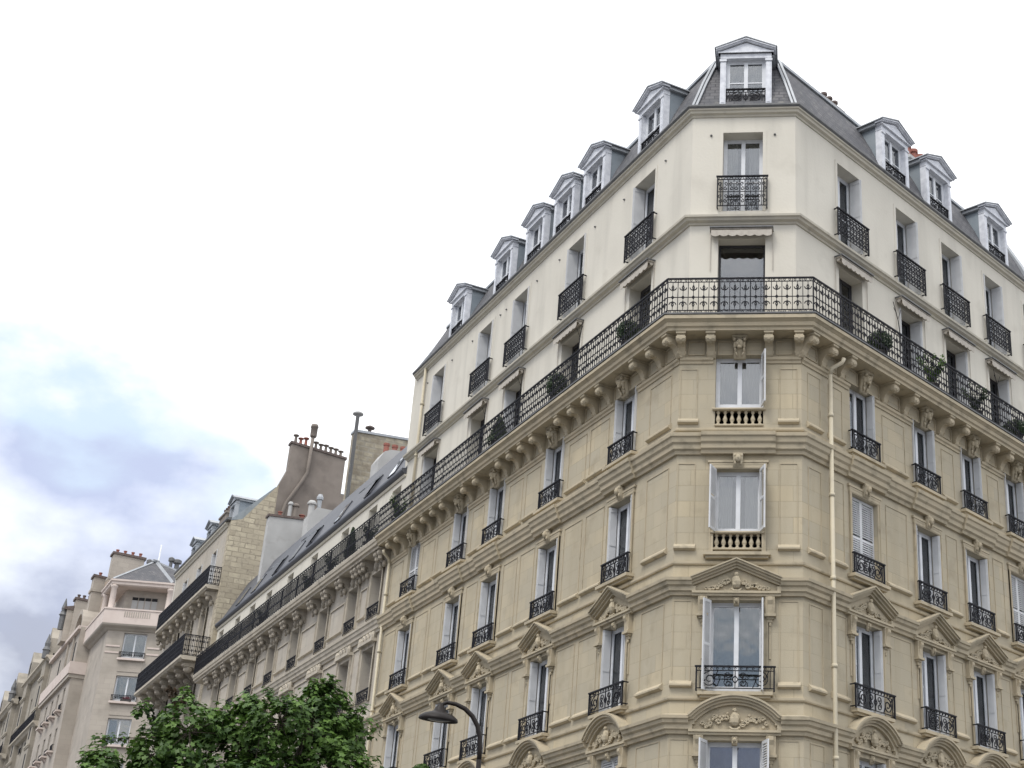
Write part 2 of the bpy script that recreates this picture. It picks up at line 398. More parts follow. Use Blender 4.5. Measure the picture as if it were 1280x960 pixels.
def guard_mesh(w_, h_, style=0):
    """window guard railing, x 0..w, z 0..h, plane y=0"""
    mb = MB(); r = .0105
    mb.box(-.04, w_ + .04, -.03, .03, h_ - .02, h_ + .015)      # hand rail
    mb.bar((0, 0, .05), (w_, 0, .05), r); mb.bar((0, 0, h_ - .10), (w_, 0, h_ - .10), r)
    for x in (0, w_): mb.bar((x, 0, -.02), (x, 0, h_), .018)
    for x in (.09, w_ - .09): mb.bar((x, 0, .05), (x, 0, h_ - .10), r)
    for x in (0, w_): mb.bar((x, 0, h_), (x, .16, h_), .014); mb.bar((x, 0, .03), (x, .16, .03), .014)
    if style == 0:      # two big facing scrolls with a centre motif
        hh = h_ - .15; cz = .05 + hh / 2; rr = hh * .46
        m = w_ / 2
        for sg in (-1, 1):
            cx = m + sg * (w_ / 2 - .12 - rr)
            mb.path(spiral(cx, cz, rr, PI / 2, 1.6, -sg, 18), r)
            c2 = m + sg * .17
            mb.path(spiral(c2, cz + hh * .2, hh * .25, -PI / 2, 1.3, sg, 12), r * .9)
            mb.path(spiral(c2, cz - hh * .2, hh * .25, PI / 2, 1.3, -sg, 12), r * .9)
            mb.path([(cx + rr * cos(a) * .5, 0, cz + rr * sin(a) * .5) for a in (0, .8, 1.6, 2.4)], r)
            mb.bar((cx - rr, 0, .05), (cx - rr * .55, 0, cz), r); mb.bar((cx + rr, 0, h_ - .1), (cx + rr * .55, 0, cz), r)
        mb.path([(m, 0, cz - .09), (m + .07, 0, cz), (m, 0, cz + .09), (m - .07, 0, cz), (m, 0, cz - .09)], r)
        mb.bar((m, 0, .05), (m, 0, h_ - .1), r)
        n = max(4, int(w_ / .13))
        for i in range(n): mb.path(spiral(w_ * (i + .5) / n, h_ - .06, .035, 0, 1, 1, 6), .007)
    else:               # tall dense lattice of bars and small scrolls
        n = max(5, int(round(w_ / .155))); dx = w_ / n
        for i in range(1, n): mb.bar((i * dx, 0, .05), (i * dx, 0, h_ - .10), r)
        mb.bar((0, 0, h_ * .5), (w_, 0, h_ * .5), r * .8)
        for i in range(n):
            x = (i + .5) * dx
            for cz, a0 in ((h_ * .2, PI / 2), (h_ * .36, -PI / 2), (h_ * .6, PI / 2), (h_ * .76, -PI / 2)):
                mb.path(spiral(x, cz, dx * .42, a0, 1.1, 1 if i % 2 else -1, 8), .009)
            mb.path([(x - dx * .4, 0, h_ - .1), (x, 0, h_ - .02), (x + dx * .4, 0, h_ - .1)], .007)
    return mb
def louvre_mesh(w_, h_, step=.06):
    mb = MB(); f = .05
    mb.box(0, f, 0, .035, 0, h_); mb.box(w_ - f, w_, 0, .035, 0, h_)
    for z in (0, h_ * .5 - .03, h_ - .07): mb.box(f, w_ - f, 0, .035, z, z + .07)
    z = .09
    while z < h_ - .09:
        if abs(z - h_ * .5) > .05:
            mb.add([(f, 0, z), (w_ - f, 0, z), (w_ - f, .03, z + step * .85), (f, .03, z + step * .85), (f, .008, z), (w_ - f, .008, z), (w_ - f, .036, z + step * .85), (f, .036, z + step * .85)],
                   ((0, 1, 2, 3), (4, 7, 6, 5), (0, 4, 5, 1), (2, 6, 7, 3)))
        z += step
    return mb
def folded_mesh(w_, h_):
    """stack of folded metal shutter leaves lying in a reveal: x thickness, y depth"""
    mb = MB()
    for k in range(3): mb.box(.002 + k * .022, .018 + k * .022, .0 + .012 * k, w_ - .01 * (2 - k), .02, h_ - .02)
    for z in (.1, h_ * .5, h_ - .15): mb.box(.066, .074, .02, w_ - .02, z, z + .06)
    return mb
def rz(v): return round(v, 3)
def window(parent, M, w_, h_, bars=None, curtain='both', guard=None, shut='fold', frame_mat=None, depth=.30, name='window', sd=0, gy=-.13, drop=0.):
    """w x h opening, M at its bottom-left corner in the wall plane"""
    rnd = random.Random(sd)
    fm_ = cached(('f', rz(w_), rz(h_), bars, frame_mat and frame_mat.name), lambda: frame_mesh(w_ - .004, h_ - .004, bars).mesh('window_frame', frame_mat or WHITE))
    T = Matrix.Translation
    win = put(name, fm_, parent, M @ T((.002, depth, .002)))
    put('glass', cached(('g', rz(w_), rz(h_)), lambda: glass_mesh(w_, h_).mesh('glass', GLASS)), win)
    if curtain == 'both' and sd % 3 == 1: curtain = 'sides'
    if sd % 5 == 2 and curtain: put('blind', cached(('bl', rz(w_), rz(h_)), lambda: MB().box(.08, w_ - .08, .07, .08, h_ * .68, h_ - .06).mesh('blind', CURT)), win)
    if curtain == 'both':
        put('curtain', cached(('cb', rz(w_), rz(h_)), lambda: curtain_mb(.07, w_ - .07, .06, h_ - .06, .16).mesh('curtain', CURT, True, False)), win)
    elif curtain in ('left', 'right', 'sides'):
        def fn():
            mb = MB()
            if curtain != 'right': c = curtain_mb(.06, w_ * .36, .06, h_ - .06, .16); mb.add(c.v, c.f)
            if curtain != 'left': c = curtain_mb(w_ * .64, w_ - .06, .06, h_ - .06, .16); mb.add(c.v, c.f)
            return mb.mesh('curtain', CURT, True, False)
        put('curtain', cached(('c' + curtain, rz(w_), rz(h_)), fn), win)
    if curtain == 'dark': put('curtain', cached(('cdk', rz(w_), rz(h_)), lambda: curtain_mb(.07, w_ - .07, .06, h_ - .06, .16, .04, .2).mesh('curtain', CURTD, True, False)), win)
    IT = T((-.002, -depth, -.002))
    dpt = depth + .03
    if shut in ('fold', 'foldleft', 'foldright', 'wide'):
        fo = cached(('fo', rz(dpt), rz(h_)), lambda: folded_mesh(dpt - .02, h_).mesh('shutter', SHUT))
        if shut != 'foldright': put('shutter', fo, win, IT @ T((.004, -.05, 0)))
        if shut != 'foldleft': put('shutter', fo, win, IT @ T((w_ - .004, -.065, 0)) @ Matrix.Scale(-1, 4, (1, 0, 0)))
    if shut == 'closed':
        lf = cached(('lv', rz(w_ / 2), rz(h_)), lambda: louvre_mesh(w_ / 2 - .004, h_ - .02).mesh('shutter', SHUT))
        for i in (0, 1): put('shutter', lf, win, IT @ T((.001 + i * w_ / 2, .10, .01)))
    if isinstance(shut, tuple):     # (left angle, right angle) leaves swung out of the opening, width
        al, ar, lw = shut
        lf = cached(('lo', rz(lw), rz(h_)), lambda: louvre_mesh(lw, h_ - .02, .055).mesh('shutter', SHUT))
        if al is not None: put('shutter', lf, win, IT @ T((.03, -.01, .01)) @ Matrix.Rotation(rad(-al), 4, 'Z'))
        if ar is not None: put('shutter', lf, win, IT @ T((w_ - .03, -.01, .01)) @ Matrix.Rotation(rad(180 + ar), 4, 'Z') @ T((0, -.035, 0)))
    if guard:
        gw, gh, st = guard[:3]
        gm = cached(('gd', rz(gw), rz(gh), st), lambda: guard_mesh(gw, gh, st).mesh('railing', IRON))
        put('railing', gm, win, IT @ T(((w_ - gw) / 2, gy, guard[3] if len(guard) > 3 else .0)))
    return win

# ================================================================== GROUND
g = MB(); g.quad((-900, -900, 0), (900, -900, 0), (900, 900, 0), (-900, 900, 0))
tag(put('ground', g.mesh('ground', PAVE)), kind='structure')
rd = MB()
def strip(mb, face, s0, s1, d0, d1, z):
    mb.quad(*[tuple(fpt(face, s, d, z)) for s, d in ((s0, d0), (s1, d0), (s1, d1), (s0, d1))])
strip(rd, 'L', -60, 260, 4.6, 13, .004)
tag(put('road', rd.mesh('road', ASPH)), kind='structure')
rd = MB(); strip(rd, 'R', -60, 160, 4.6, 12, .008)
tag(put('road', rd.mesh('road_right', ASPH)), kind='structure')
# pavement with a real kerb following the block
pv = MB(); P0 = corner_pts(0.0, 260, 160); P1 = corner_pts(4.4, 260, 160)
for k in range(3):
    pv.quad((P0[k].x, P0[k].y, .13), (P0[k + 1].x, P0[k + 1].y, .13), (P1[k + 1].x, P1[k + 1].y, .13), (P1[k].x, P1[k].y, .13))
    pv.quad((P1[k].x, P1[k].y, .13), (P1[k + 1].x, P1[k + 1].y, .13), (P1[k + 1].x, P1[k + 1].y, 0), (P1[k].x, P1[k].y, 0))
tag(put('pavement', pv.mesh('pavement', PAVE)), kind='structure')

# ================================================================== CORNER BUILDING
A = empty('corner_building', 'cream and tan stone corner apartment building with slate mansard roof and cut-off corner', 'building')
BAYS = {'L': [2.85, 7.25, 11.45, 14.45, 18.9], 'C': [1.53], 'R': [2.70, 5.75, 8.35, 10.95, 13.6, 16.2]}
UD = -.25        # upper storeys set back
# storeys: name, sill z, head z, width L, C, R
ST = {'F7': (21.95, 24.47, 1.28, 1.10, 1.15), 'F5': (18.36, 21.08, 1.28, 1.26, 1.15), 'F4': (15.52, 17.50, 1.20, 1.22, 1.10),
      'F3': (12.20, 14.37, 1.26, 1.18, 1.18), 'F2': (8.84, 11.03, 1.26, 1.30, 1.20), 'F1': (5.45, 7.73, 1.26, 1.36, 1.20)}
def xloc(face, s): return -s if face == 'L' else s
def wid(face, st): return ST[st][2 + 'LCR'.index(face)]
def ops_for(face, sts):
    o = []
    for st in sts:
        for s in BAYS[face]:
            x = xloc(face, s); w2 = wid(face, st) / 2
            zb = ST[st][0]
            if face == 'C' and st == 'F4': zb = 15.52
            o.append((x - w2, x + w2, zb, ST[st][1]))
    return o
def xr(face, d):
    if face == 'L': return (-S_END, d * tan(AL / 2))
    if face == 'C': return (-d * tan(AL / 2), W + d * tan(AR / 2))
    return (-d * tan(AR / 2), R_END)
for face in 'LCR':
    a, b = xr(face, 0)
    o = ops_for(face, ('F4', 'F3', 'F2', 'F1'))
    for s in BAYS[face]:        # shop openings on the ground floor
        x = xloc(face, s); o.append((x - .9, x + .9, .14, 3.6))
    put('stone_wall', wall_mb(a, b, 0, 18.0, o).mesh('stone_wall', STONE), A, fm(face, 0, 0, 0))
    a, b = xr(face, UD)
    put('rendered_wall', wall_mb(a, b, 18.0, 25.1, ops_for(face, ('F5', 'F7')), .45).mesh('rendered_wall', RENDER), A, fm(face, 0, UD, 0))
# dark rooms behind the windows
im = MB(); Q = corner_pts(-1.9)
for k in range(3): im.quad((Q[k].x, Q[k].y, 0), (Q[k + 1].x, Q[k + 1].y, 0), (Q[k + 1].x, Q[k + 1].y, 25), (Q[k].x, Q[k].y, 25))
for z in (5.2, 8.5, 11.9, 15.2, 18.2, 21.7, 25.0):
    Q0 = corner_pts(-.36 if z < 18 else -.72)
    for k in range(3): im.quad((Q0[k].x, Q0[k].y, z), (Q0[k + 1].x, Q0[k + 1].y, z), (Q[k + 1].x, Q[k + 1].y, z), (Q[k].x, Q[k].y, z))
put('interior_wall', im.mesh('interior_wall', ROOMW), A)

# cornices, stringcourses, balcony slab
def part_sweep(name, prof, m=TRIM): return put(name, sweep(prof).mesh(name, m), A)
C4 = [(-.01, 14.74), (.07, 14.74), (.09, 14.82), (.15, 14.86), (.16, 14.97), (.21, 15.02), (.23, 15.13), (.27, 15.16), (.28, 15.25), (.02, 15.31), (-.01, 15.31)]
C3 = [(-.01, 11.13), (.08, 11.13), (.10, 11.20), (.15, 11.23), (.16, 11.32), (.22, 11.36), (.24, 11.43), (.28, 11.45), (.29, 11.52), (.02, 11.60), (-.01, 11.60)]
C2 = [(d, z - 3.27) for d, z in C3]
C1 = [(d * 1.3, z - 6.6) for d, z in C3]
for c_ in (C4, C1): part_sweep('cornice', c_)
def sweep_path(prof, knots):
    mb = MB(); n = len(knots)
    for d, z in prof:
        cp_ = corner_pts(d)
        for k in knots:
            p = cp_[1] if k == 'CL' else cp_[2] if k == 'CR' else fpt(k[0], k[1], d, 0)
            mb.v.append((p.x, p.y, z))
    for i in range(len(prof) - 1):
        for k in range(n - 1): mb.f.append((i * n + k, i * n + k + 1, (i + 1) * n + k + 1, (i + 1) * n + k))
    mb.f.append(tuple(i * n for i in range(len(prof)))); mb.f.append(tuple(i * n + n - 1 for i in range(len(prof))))
    return mb
HWP = {'L': 1.0, 'C': 1.06, 'R': 1.0}
def runs():
    r_ = []; Ls = BAYS['L']; Rs = BAYS['R']; c = BAYS['C'][0]
    r_.append([('L', S_END), ('L', Ls[-1] + HWP['L'])])
    for a, b in zip(Ls[::-1], Ls[::-1][1:]): r_.append([('L', a - HWP['L']), ('L', b + HWP['L'])])
    r_.append([('L', Ls[0] - HWP['L']), 'CL', ('C', c - HWP['C'])]); r_.append([('C', c + HWP['C']), 'CR', ('R', Rs[0] - HWP['R'])])
    for a, b in zip(Rs, Rs[1:]): r_.append([('R', a + HWP['R']), ('R', b - HWP['R'])])
    r_.append([('R', Rs[-1] + HWP['R']), ('R', R_END)])
    return r_
for c_ in (C3, C2):
    for kn in runs(): put('cornice', sweep_path(c_, kn).mesh('cornice', TRIM), A)
for z in (15.38, 11.90, 8.64):
    part_sweep('stringcourse', [(-.01, z), (.045, z), (.06, z + .03), (.06, z + .08), (-.01, z + .10)])
part_sweep('stringcourse', [(UD - .01, 21.50), (UD + .04, 21.50), (UD + .06, 21.55), (UD + .15, 21.58), (UD + .18, 21.63), (UD + .23, 21.65), (UD + .24, 21.71), (UD - .01, 21.76)], RTRIM)
part_sweep('eave_cornice', [(UD - .01, 24.98), (UD + .03, 24.98), (UD + .05, 25.03), (UD + .12, 25.06), (UD + .14, 25.12), (UD + .18, 25.14), (UD + .19, 25.18), (UD - .02, 25.19)], RTRIM)
part_sweep('gutter', [(UD + .0, 25.195), (UD + .20, 25.18), (UD + .24, 25.22), (UD + .24, 25.27), (UD + .16, 25.27), (UD - .06, 25.30)], GUTTER)
part_sweep('balcony_slab', [(-.01, 17.95), (.54, 17.95), (.55, 18.02), (.60, 18.05), (.62, 18.12), (.60, 18.15), (.66, 18.20), (.70, 18.22), (.70, 18.31), (.66, 18.33), (-.24, 18.335)])
part_sweep('slab_edge', [(.655, 18.337), (.72, 18.337), (.72, 18.375), (.655, 18.375)], GUTTER)
# moulding under the corbels, broken at the windows
mo = []
for face in 'LCR':
    a, b = xr(face, 0); w2 = wid(face, 'F4') / 2 + .06
    cuts = sorted(xloc(face, s) for s in BAYS[face]); xs = [a]
    for c in cuts: xs += [c - w2, c + w2]
    xs.append(b)
    mb = MB()
    for i in range(0, len(xs), 2):
        if xs[i + 1] > xs[i]:
            ex = (0 if abs(xs[i] - a) > 1e-6 else -.0, 0)
            q = sweep_line([(-.01, 17.25), (.03, 17.25), (.04, 17.31), (.08, 17.34), (.09, 17.40), (-.01, 17.43)], xs[i], xs[i + 1]); put('frieze_moulding', q.mesh('frieze_moulding', TRIM), A, fm(face, 0, 0, 0))
            # frieze panels between the corbels are sunk: raise small frames

# corbels and masks
def corbel_mb():
    mb = MB()
    pr = [(0, 0), (-.50, 0), (-.50, -.07), (-.47, -.08), (-.50, -.13), (-.505, -.20), (-.46, -.265), (-.38, -.28), (-.32, -.25), (-.26, -.25), (-.19, -.31), (-.14, -.40), (-.115, -.50), (-.06, -.56), (0, -.57)]
    mb.prism([(y, z) for y, z in pr], -.10, .10)
    mb.prism([(y * 1.04, z) for y, z in ((-.005, .0), (-.5, 0), (-.5, -.06), (-.005, -.06))], -.125, .125)
    for s_ in (-1, 1):
        mb.tube([(s_ * .095, -.42, -.18), (s_ * .125, -.42, -.18)], [.085, .075], 10)
        mb.tube([(s_ * .095, -.10, -.44), (s_ * .118, -.10, -.44)], [.06, .05], 8)
    mb.prism([(-.30, -.24), (-.505, -.18), (-.50, -.235), (-.40, -.30)], -.03, .03)
    return mb
CORB = corbel_mb().mesh('corbel', TRIM)
def mask_mb():
    mb = MB()
    mb.box(-.20, .20, -.30, 0, -.06, 0); mb.box(-.16, .16, -.24, 0, -.12, -.06)
    mb.prism([(0, -.12), (-.20, -.12), (-.22, -.22), (-.13, -.42), (-.09, -.58), (0, -.6)], -.15, .15)
    mb.blob((0, -.235, -.235), (.105, .10, .125), 3)
    mb.blob((0, -.335, -.24), (.02, .03, .04), 4); mb.blob((-.045, -.32, -.205), (.025, .015, .015), 4); mb.blob((.045, -.32, -.205), (.025, .015, .015), 4)
    mb.blob((0, -.27, -.34), (.06, .05, .04), 6)
    for s_ in (-1, 1):
        mb.tube([(s_ * .10, -.25, -.12), (s_ * .16, -.25, -.12)], [.055, .05], 8); mb.blob((s_ * .12, -.20, -.26), (.04, .06, .10), 5 + s_)
        mb.path([(s_ * .12, -.2, -.34), (s_ * .10, -.16, -.44), (s_ * .06, -.12, -.54)], .022)
    return mb
MASK = mask_mb().mesh('mask', TRIM, True)
def corbel_positions(face):
    bs = BAYS[face]; out_ = []; edge = {'L': S_END - .25, 'C': W - .02, 'R': R_END}[face]
    if face == 'C': return [.04, .80, 2.28, 3.05]
    prev = -.62
    for s in bs + [None]:
        if s is None:
            q = prev + .88
            while q < edge: out_.append(q); q += .88
        else:
            n = max(1, round((s - prev) / .88) - 1)
            if prev < 0: out_ += [-.02 + i * (s + .02) / 3.2 for i in range(3)]
            else: out_ += [prev + (s - prev) * (i + 1) / (n + 1) for i in range(n)]
            prev = s
    return out_
for face in 'LCR':
    for s in corbel_positions(face): put('corbel', CORB, A, fm(face, s, 0.0, 17.952))
    for s in BAYS[face]: put('mask', MASK, A, fm(face, s, 0.0, 17.952))
# frieze panel frames between corbels
for face in 'LCR':
    cp = sorted(corbel_positions(face) + BAYS[face]); mb = MB()
    for a, b in zip(cp, cp[1:]):
        m_, h_ = (a + b) / 2, (b - a) / 2 - .17
        if h_ < .08: continue
        x0, x1 = sorted((xloc(face, m_ - h_), xloc(face, m_ + h_)))
        for q in ((x0, x1, 17.49, 17.515), (x0, x1, 17.86, 17.885), (x0, x0 + .025, 17.515, 17.86), (x1 - .025, x1, 17.515, 17.86)): mb.box(q[0], q[1], -.03, .0, q[2], q[3])
        put('frieze_panel', mb.mesh('frieze_panel', TRIM), A, fm(face, 0, .001, 0)); mb = MB()

# sunk panels with sloping sills on the piers
def panel(_, x0, x1, z0, z1, shelf=True):
    mb = MB()
    t = .018; p = .016
    for q in ((x0, x1, z1 - t, z1), (x0, x0 + t, z0, z1 - t), (x1 - t, x1, z0, z1 - t)): mb.box(q[0], q[1], -p, .0, q[2], q[3])
    if shelf: mb.prism([(0, z0 + .06), (-.10, z0 - .035), (-.10, z0 - .075), (-.03, z0 - .11), (0, z0 - .11)], x0 - .04, x1 + .04)
    else: mb.box(x0, x1, -p, 0, z0 - t, z0)
    return put('wall_panel', mb.mesh('wall_panel', TRIM), PAR, fm(PFACE, 0, .001, 0))
PAR = A
for face in 'LCR':
    PFACE = face
    a, b = xr(face, 0); mb = MB()
    for st, pz0, pz1 in (('F4', 15.68, 17.10), ('F3', 12.37, 14.52), ('F2', 9.04, 11.02), ('F1', 5.7, 7.75)):
        w2 = wid(face, st) / 2
        cs = sorted(xloc(face, s) for s in BAYS[face]); ed = [a] + [v for c in cs for v in (c - w2, c + w2)] + [b]
        for i in range(0, len(ed), 2):
            x0, x1 = ed[i], ed[i + 1]; L_ = x1 - x0
            if face == 'C': 
                xx = (.03, .47) if i == 0 else (2.55, 3.0); panel(mb, *xx, pz0, pz1); continue
            if L_ < .5: continue
            end = (i == 0 and face == 'R') or (i == len(ed) - 2 and face == 'L')
            if end: 
                c = (x0 + x1) / 2 + (-.1 if face == 'L' else .1); 
                if L_ > 1.9 and face == 'L': panel(mb, -1.5, -.38, pz0, pz1)
                else: panel(mb, .25, .80, pz0, pz1); panel(mb, 1.16, 1.78, pz0, pz1)
            elif L_ > 2.5:
                u = (L_ - .95) / 2; panel(mb, x0 + .36, x0 + .36 + u, pz0, pz1); panel(mb, x1 - .36 - u, x1 - .36, pz0, pz1)
            else: panel(mb, x0 + .42, x1 - .42, pz0, pz1)

# window surrounds, heads, pediments
def surround(w_, h_, t=.10, p=.04):
    mb = MB()
    mb.box(-t, 0, -p, 0, -.0, h_ + t); mb.box(w_, w_ + t, -p, 0, 0, h_ + t); mb.box(0, w_, -p, 0, h_, h_ + t)
    mb.box(-t, -t + .03, -p - .02, 0, 0, h_ + t + .03); mb.box(w_ + t - .03, w_ + t, -p - .02, 0, 0, h_ + t + .03); mb.box(-t + .03, w_ + t - .03, -p - .02, 0, h_ + t, h_ + t + .03)
    return mb
def f3_head(w_):
    mb = MB()
    mb.box(-.16, w_ + .16, -.07, 0, .16, .22); mb.box(-.12, w_ + .12, -.053, 0, .02, .157)
    return mb
def mask_small():
    mb = MB(); mb.prism([(0, .0), (-.15, .0), (-.15, -.06), (-.17, -.12), (-.09, -.34), (0, -.40)], -.12, .12)
    mb.blob((0, -.17, -.16), (.08, .07, .10), 8); mb.blob((0, -.235, -.16), (.018, .02, .03), 2)
    for s_ in (-1, 1): mb.blob((s_ * .09, -.14, -.08), (.045, .05, .05), 9); mb.blob((s_ * .07, -.13, -.27), (.03, .04, .06), 4)
    return mb
MASKS = mask_small().mesh('keystone', TRIM, True)
def relief(mb, w_, h_, seed, arch=False):
    """carved foliage and a cartouche, spread below a triangular or arched line"""
    rnd = random.Random(seed)
    mb.blob((0, -.13, h_ * .50), (.12, .09, .17), seed); mb.blob((0, -.15, h_ * .80), (.06, .05, .05), seed + 1)
    mb.tube([(-.12, -.12, h_ * .22), (-.05, -.15, h_ * .14), (.05, -.15, h_ * .14), (.12, -.12, h_ * .22)], .03, 6)
    for s_ in (-1, 1):
        for k in range(7):
            t = (k + 1) / 8; x = s_ * (.10 + t * (w_ * .5 - .16)); top = h_ * (1 - t) if not arch else h_ * math.sqrt(max(0, 1 - t * t * .95))
            z = .13 + max(0, top - .22) * rnd.uniform(.15, .8)
            mb.path(spiral(x, z + .03, .065 * (1.25 - t * .6), rnd.uniform(0, 6), 1.1, s_, 7, -.10), .021)
            mb.blob((x, -.10, z), (.045 * (1.2 - t * .5), .035, .03), k + seed, 6, 4)
            if arch: mb.blob((x * .9, -.10, max(.05, top * rnd.uniform(.5, .8) - .05)), (.04, .03, .035), k, 6, 4)
def pediment_tri(w_, base=.0, rise=.46):
    """w: overall width; local z=0 is the cornice underside; replaces the cornice over a window"""
    mb = MB(); hw = w_ / 2
    for (d, z0, z1) in ((.13, -.03, .03), (.17, .03, .085)): mb.box(-hw, hw, -d, 0, z0, z1)
    mb.prismy([(-hw, .085), (hw, .085), (hw, .20), (0, .20 + rise), (-hw, .20)], -.05, -.0)
    for sg in (-1, 1):
        for (d, o0, o1) in ((.14, .0, .06), (.20, .06, .12), (.27, .12, .175), (.31, .175, .21)):
            a = Vector((sg * (hw + .03), 0, .20)); b = Vector((0, 0, .20 + rise))
            mb.prismy([(a.x, a.z + o0), (b.x, b.z + o0), (b.x, b.z + o1), (a.x, a.z + o1)], -d, 0)
        mb.box(*sorted((sg * (hw - .09), sg * hw)), -.15, 0, .085, .20)
    relief(mb, w_ - .35, .62, 5)
    return mb
def pediment_arch(w_, rise=.46):
    mb = MB(); hw = w_ / 2; h0 = .41
    for (d, z0, z1) in ((.13, -.03, .03), (.17, .03, .085)): mb.box(-hw, hw, -d, 0, z0, z1)
    R = (hw * hw + rise * rise) / (2 * rise); cz = h0 + rise - R; a1 = math.asin(hw / R); N_ = 16
    def arc(dr): return [((R + dr) * sin(-a1 + 2 * a1 * i / N_), cz + (R + dr) * cos(-a1 + 2 * a1 * i / N_)) for i in range(N_ + 1)]
    mb.prismy([(-hw, .085), (-hw, .22)] + arc(-.2)[1:-1] + [(hw, .22), (hw, .085)], -.05, 0)
    for (d, o0, o1) in ((.14, -.21, -.15), (.20, -.15, -.09), (.27, -.09, -.035), (.31, -.035, .01)):
        A0, A1 = arc(o0), arc(o1)
        for i in range(N_): mb.prismy([A0[i], A0[i + 1], A1[i + 1], A1[i]], -d, 0)
    for sg in (-1, 1):
        mb.box(*sorted((sg * (hw - .09), sg * hw)), -.15, 0, .085, .20)
        for (d, o0, o1) in ((.139, -.21, -.15), (.199, -.15, -.09), (.269, -.09, -.035), (.309, -.035, .01)):
            q0, q1 = arc(o0)[0 if sg < 0 else -1], arc(o1)[0 if sg < 0 else -1]
            mb.prismy([q0, q1, (sg * (hw + .012), q1[1] - .02), (sg * (hw + .012), q0[1] - .02)], -d, 0)
        mb.box(*sorted((sg * (hw - .14), sg * hw)), -.137, 0, .201, .30)
    relief(mb, w_ - .35, .66, 11, True)
    return mb
PT = {f: pediment_tri(HWP[f] * 2).mesh('pediment', TRIM) for f in 'LCR'}
PA = {f: pediment_arch(HWP[f] * 2).mesh('pediment', TRIM) for f in 'LCR'}
def bracket():
    mb = MB(); mb.box(-.11, .11, -.12, 0, -.46, 0); mb.box(-.135, .135, -.16, 0, -.50, -.44); mb.box(-.09, .09, -.09, 0, -.55, -.50)
    mb.prism([(-.12, -.02), (-.19, -.05), (-.19, -.12), (-.14, -.22), (-.12, -.4)], -.06, .06)
    mb.box(-.05, .05, -.055, 0, -.63, -.55); mb.blob((0, -.05, -.68), (.03, .03, .05), 3, 6, 4); mb.box(-.02, .02, -.03, 0, -1.5, -.72)
    return mb
BRK = bracket().mesh('console', TRIM)
for face in 'LCR':
    for s in BAYS[face]:
        for st in ('F4', 'F3', 'F2', 'F1'):
            w_ = wid(face, st); z0, z1 = ST[st][:2]; h_ = z1 - z0; sg = 1
            M0 = fm(face, s, .001, z0) @ Matrix.Translation((-w_ / 2, 0, 0))
            if st != 'F4':
                put('window_surround', cached(('sr', face, st), lambda: surround(w_, h_).mesh('window_surround', TRIM)), A, M0)
            if st == 'F3':
                put('window_head', cached(('hd', face), lambda: f3_head(w_).mesh('window_head', TRIM)), A, fm(face, s, .001, z1) @ Matrix.Translation((-w_ / 2, 0, 0)))
                put('keystone', MASKS, A, fm(face, s, .002, 14.76))
            if st == 'F2':
                put('pediment', PT[face], A, fm(face, s, .002, 11.14))
                for q in (-1, 1): put('console', BRK, A, fm(face, s, .0015, 11.12) @ Matrix.Translation((q * (w_ / 2 + .15), 0, 0)))
                put('keystone', MASKS, A, fm(face, s, .003, 11.10) @ Matrix.Scale(.55, 4))
            if st == 'F1':
                put('pediment', PA[face], A, fm(face, s, .002, 7.87))
                for q in (-1, 1): put('console', BRK, A, fm(face, s, .0015, 7.85) @ Matrix.Translation((q * (w_ / 2 + .15), 0, 0)))
                put('keystone', MASKS, A, fm(face, s, .003, 7.83) @ Matrix.Scale(.55, 4))
            # sills / landings under guards
            sl = cached(('sl', face, st), lambda: MB().box(-.22, w_ + .22, -.23, 0, -.10, -.02).box(-.17, w_ + .17, -.16, 0, -.16, -.10).mesh('window_sill', TRIM))
            if st in ('F2', 'F3') or (st == 'F4' and face != 'C'): put('window_sill', sl, A, M0)
    # C4 break-forward over each bay
    for s in BAYS[face]:
        w_ = 1.85 if face == 'C' else 1.75
        put('cornice_break', cached(('cb4', face), lambda: sweep_line([(d + .07, z) for d, z in C4[:-2]] + [(.0, 15.315)], -w_ / 2, w_ / 2).mesh('cornice_break', TRIM)), A, fm(face, s, .0, .0))
# upper window surrounds (thin raised band) on the render
for face in 'LCR':
    for s in BAYS[face]:
        for st in ('F7',):
            w_ = wid(face, st); z0, z1 = ST[st][:2]
            put('window_surround', cached(('us', face, st), lambda: MB().box(-.10, 0, -.012, 0, 0, z1 - z0 + .08).box(w_, w_ + .10, -.012, 0, 0, z1 - z0 + .08).box(0, w_, -.012, 0, z1 - z0, z1 - z0 + .08).mesh('window_surround', RENDER)),
                A, fm(face, s, UD + .001, z0) @ Matrix.Translation((-w_ / 2, 0, 0)))

# stone balusters under the corner windows
def baluster_mb(w_, h_, n=7):
    mb = MB(); mb.box(-.06, w_ + .06, -.10, .12, h_ - .05, h_); mb.box(0, w_, -.06, .10, 0, .05)
    for i in range(n):
        x = w_ * (i + .5) / n
        mb.lathe(x, .02, [(.05, .05), (.05, .09), (.025, .11), (.055, .17), (.06, .21), (.03, .30), (.022, .34), (.045, .37), (.05, h_ - .05)], 8)
    return mb
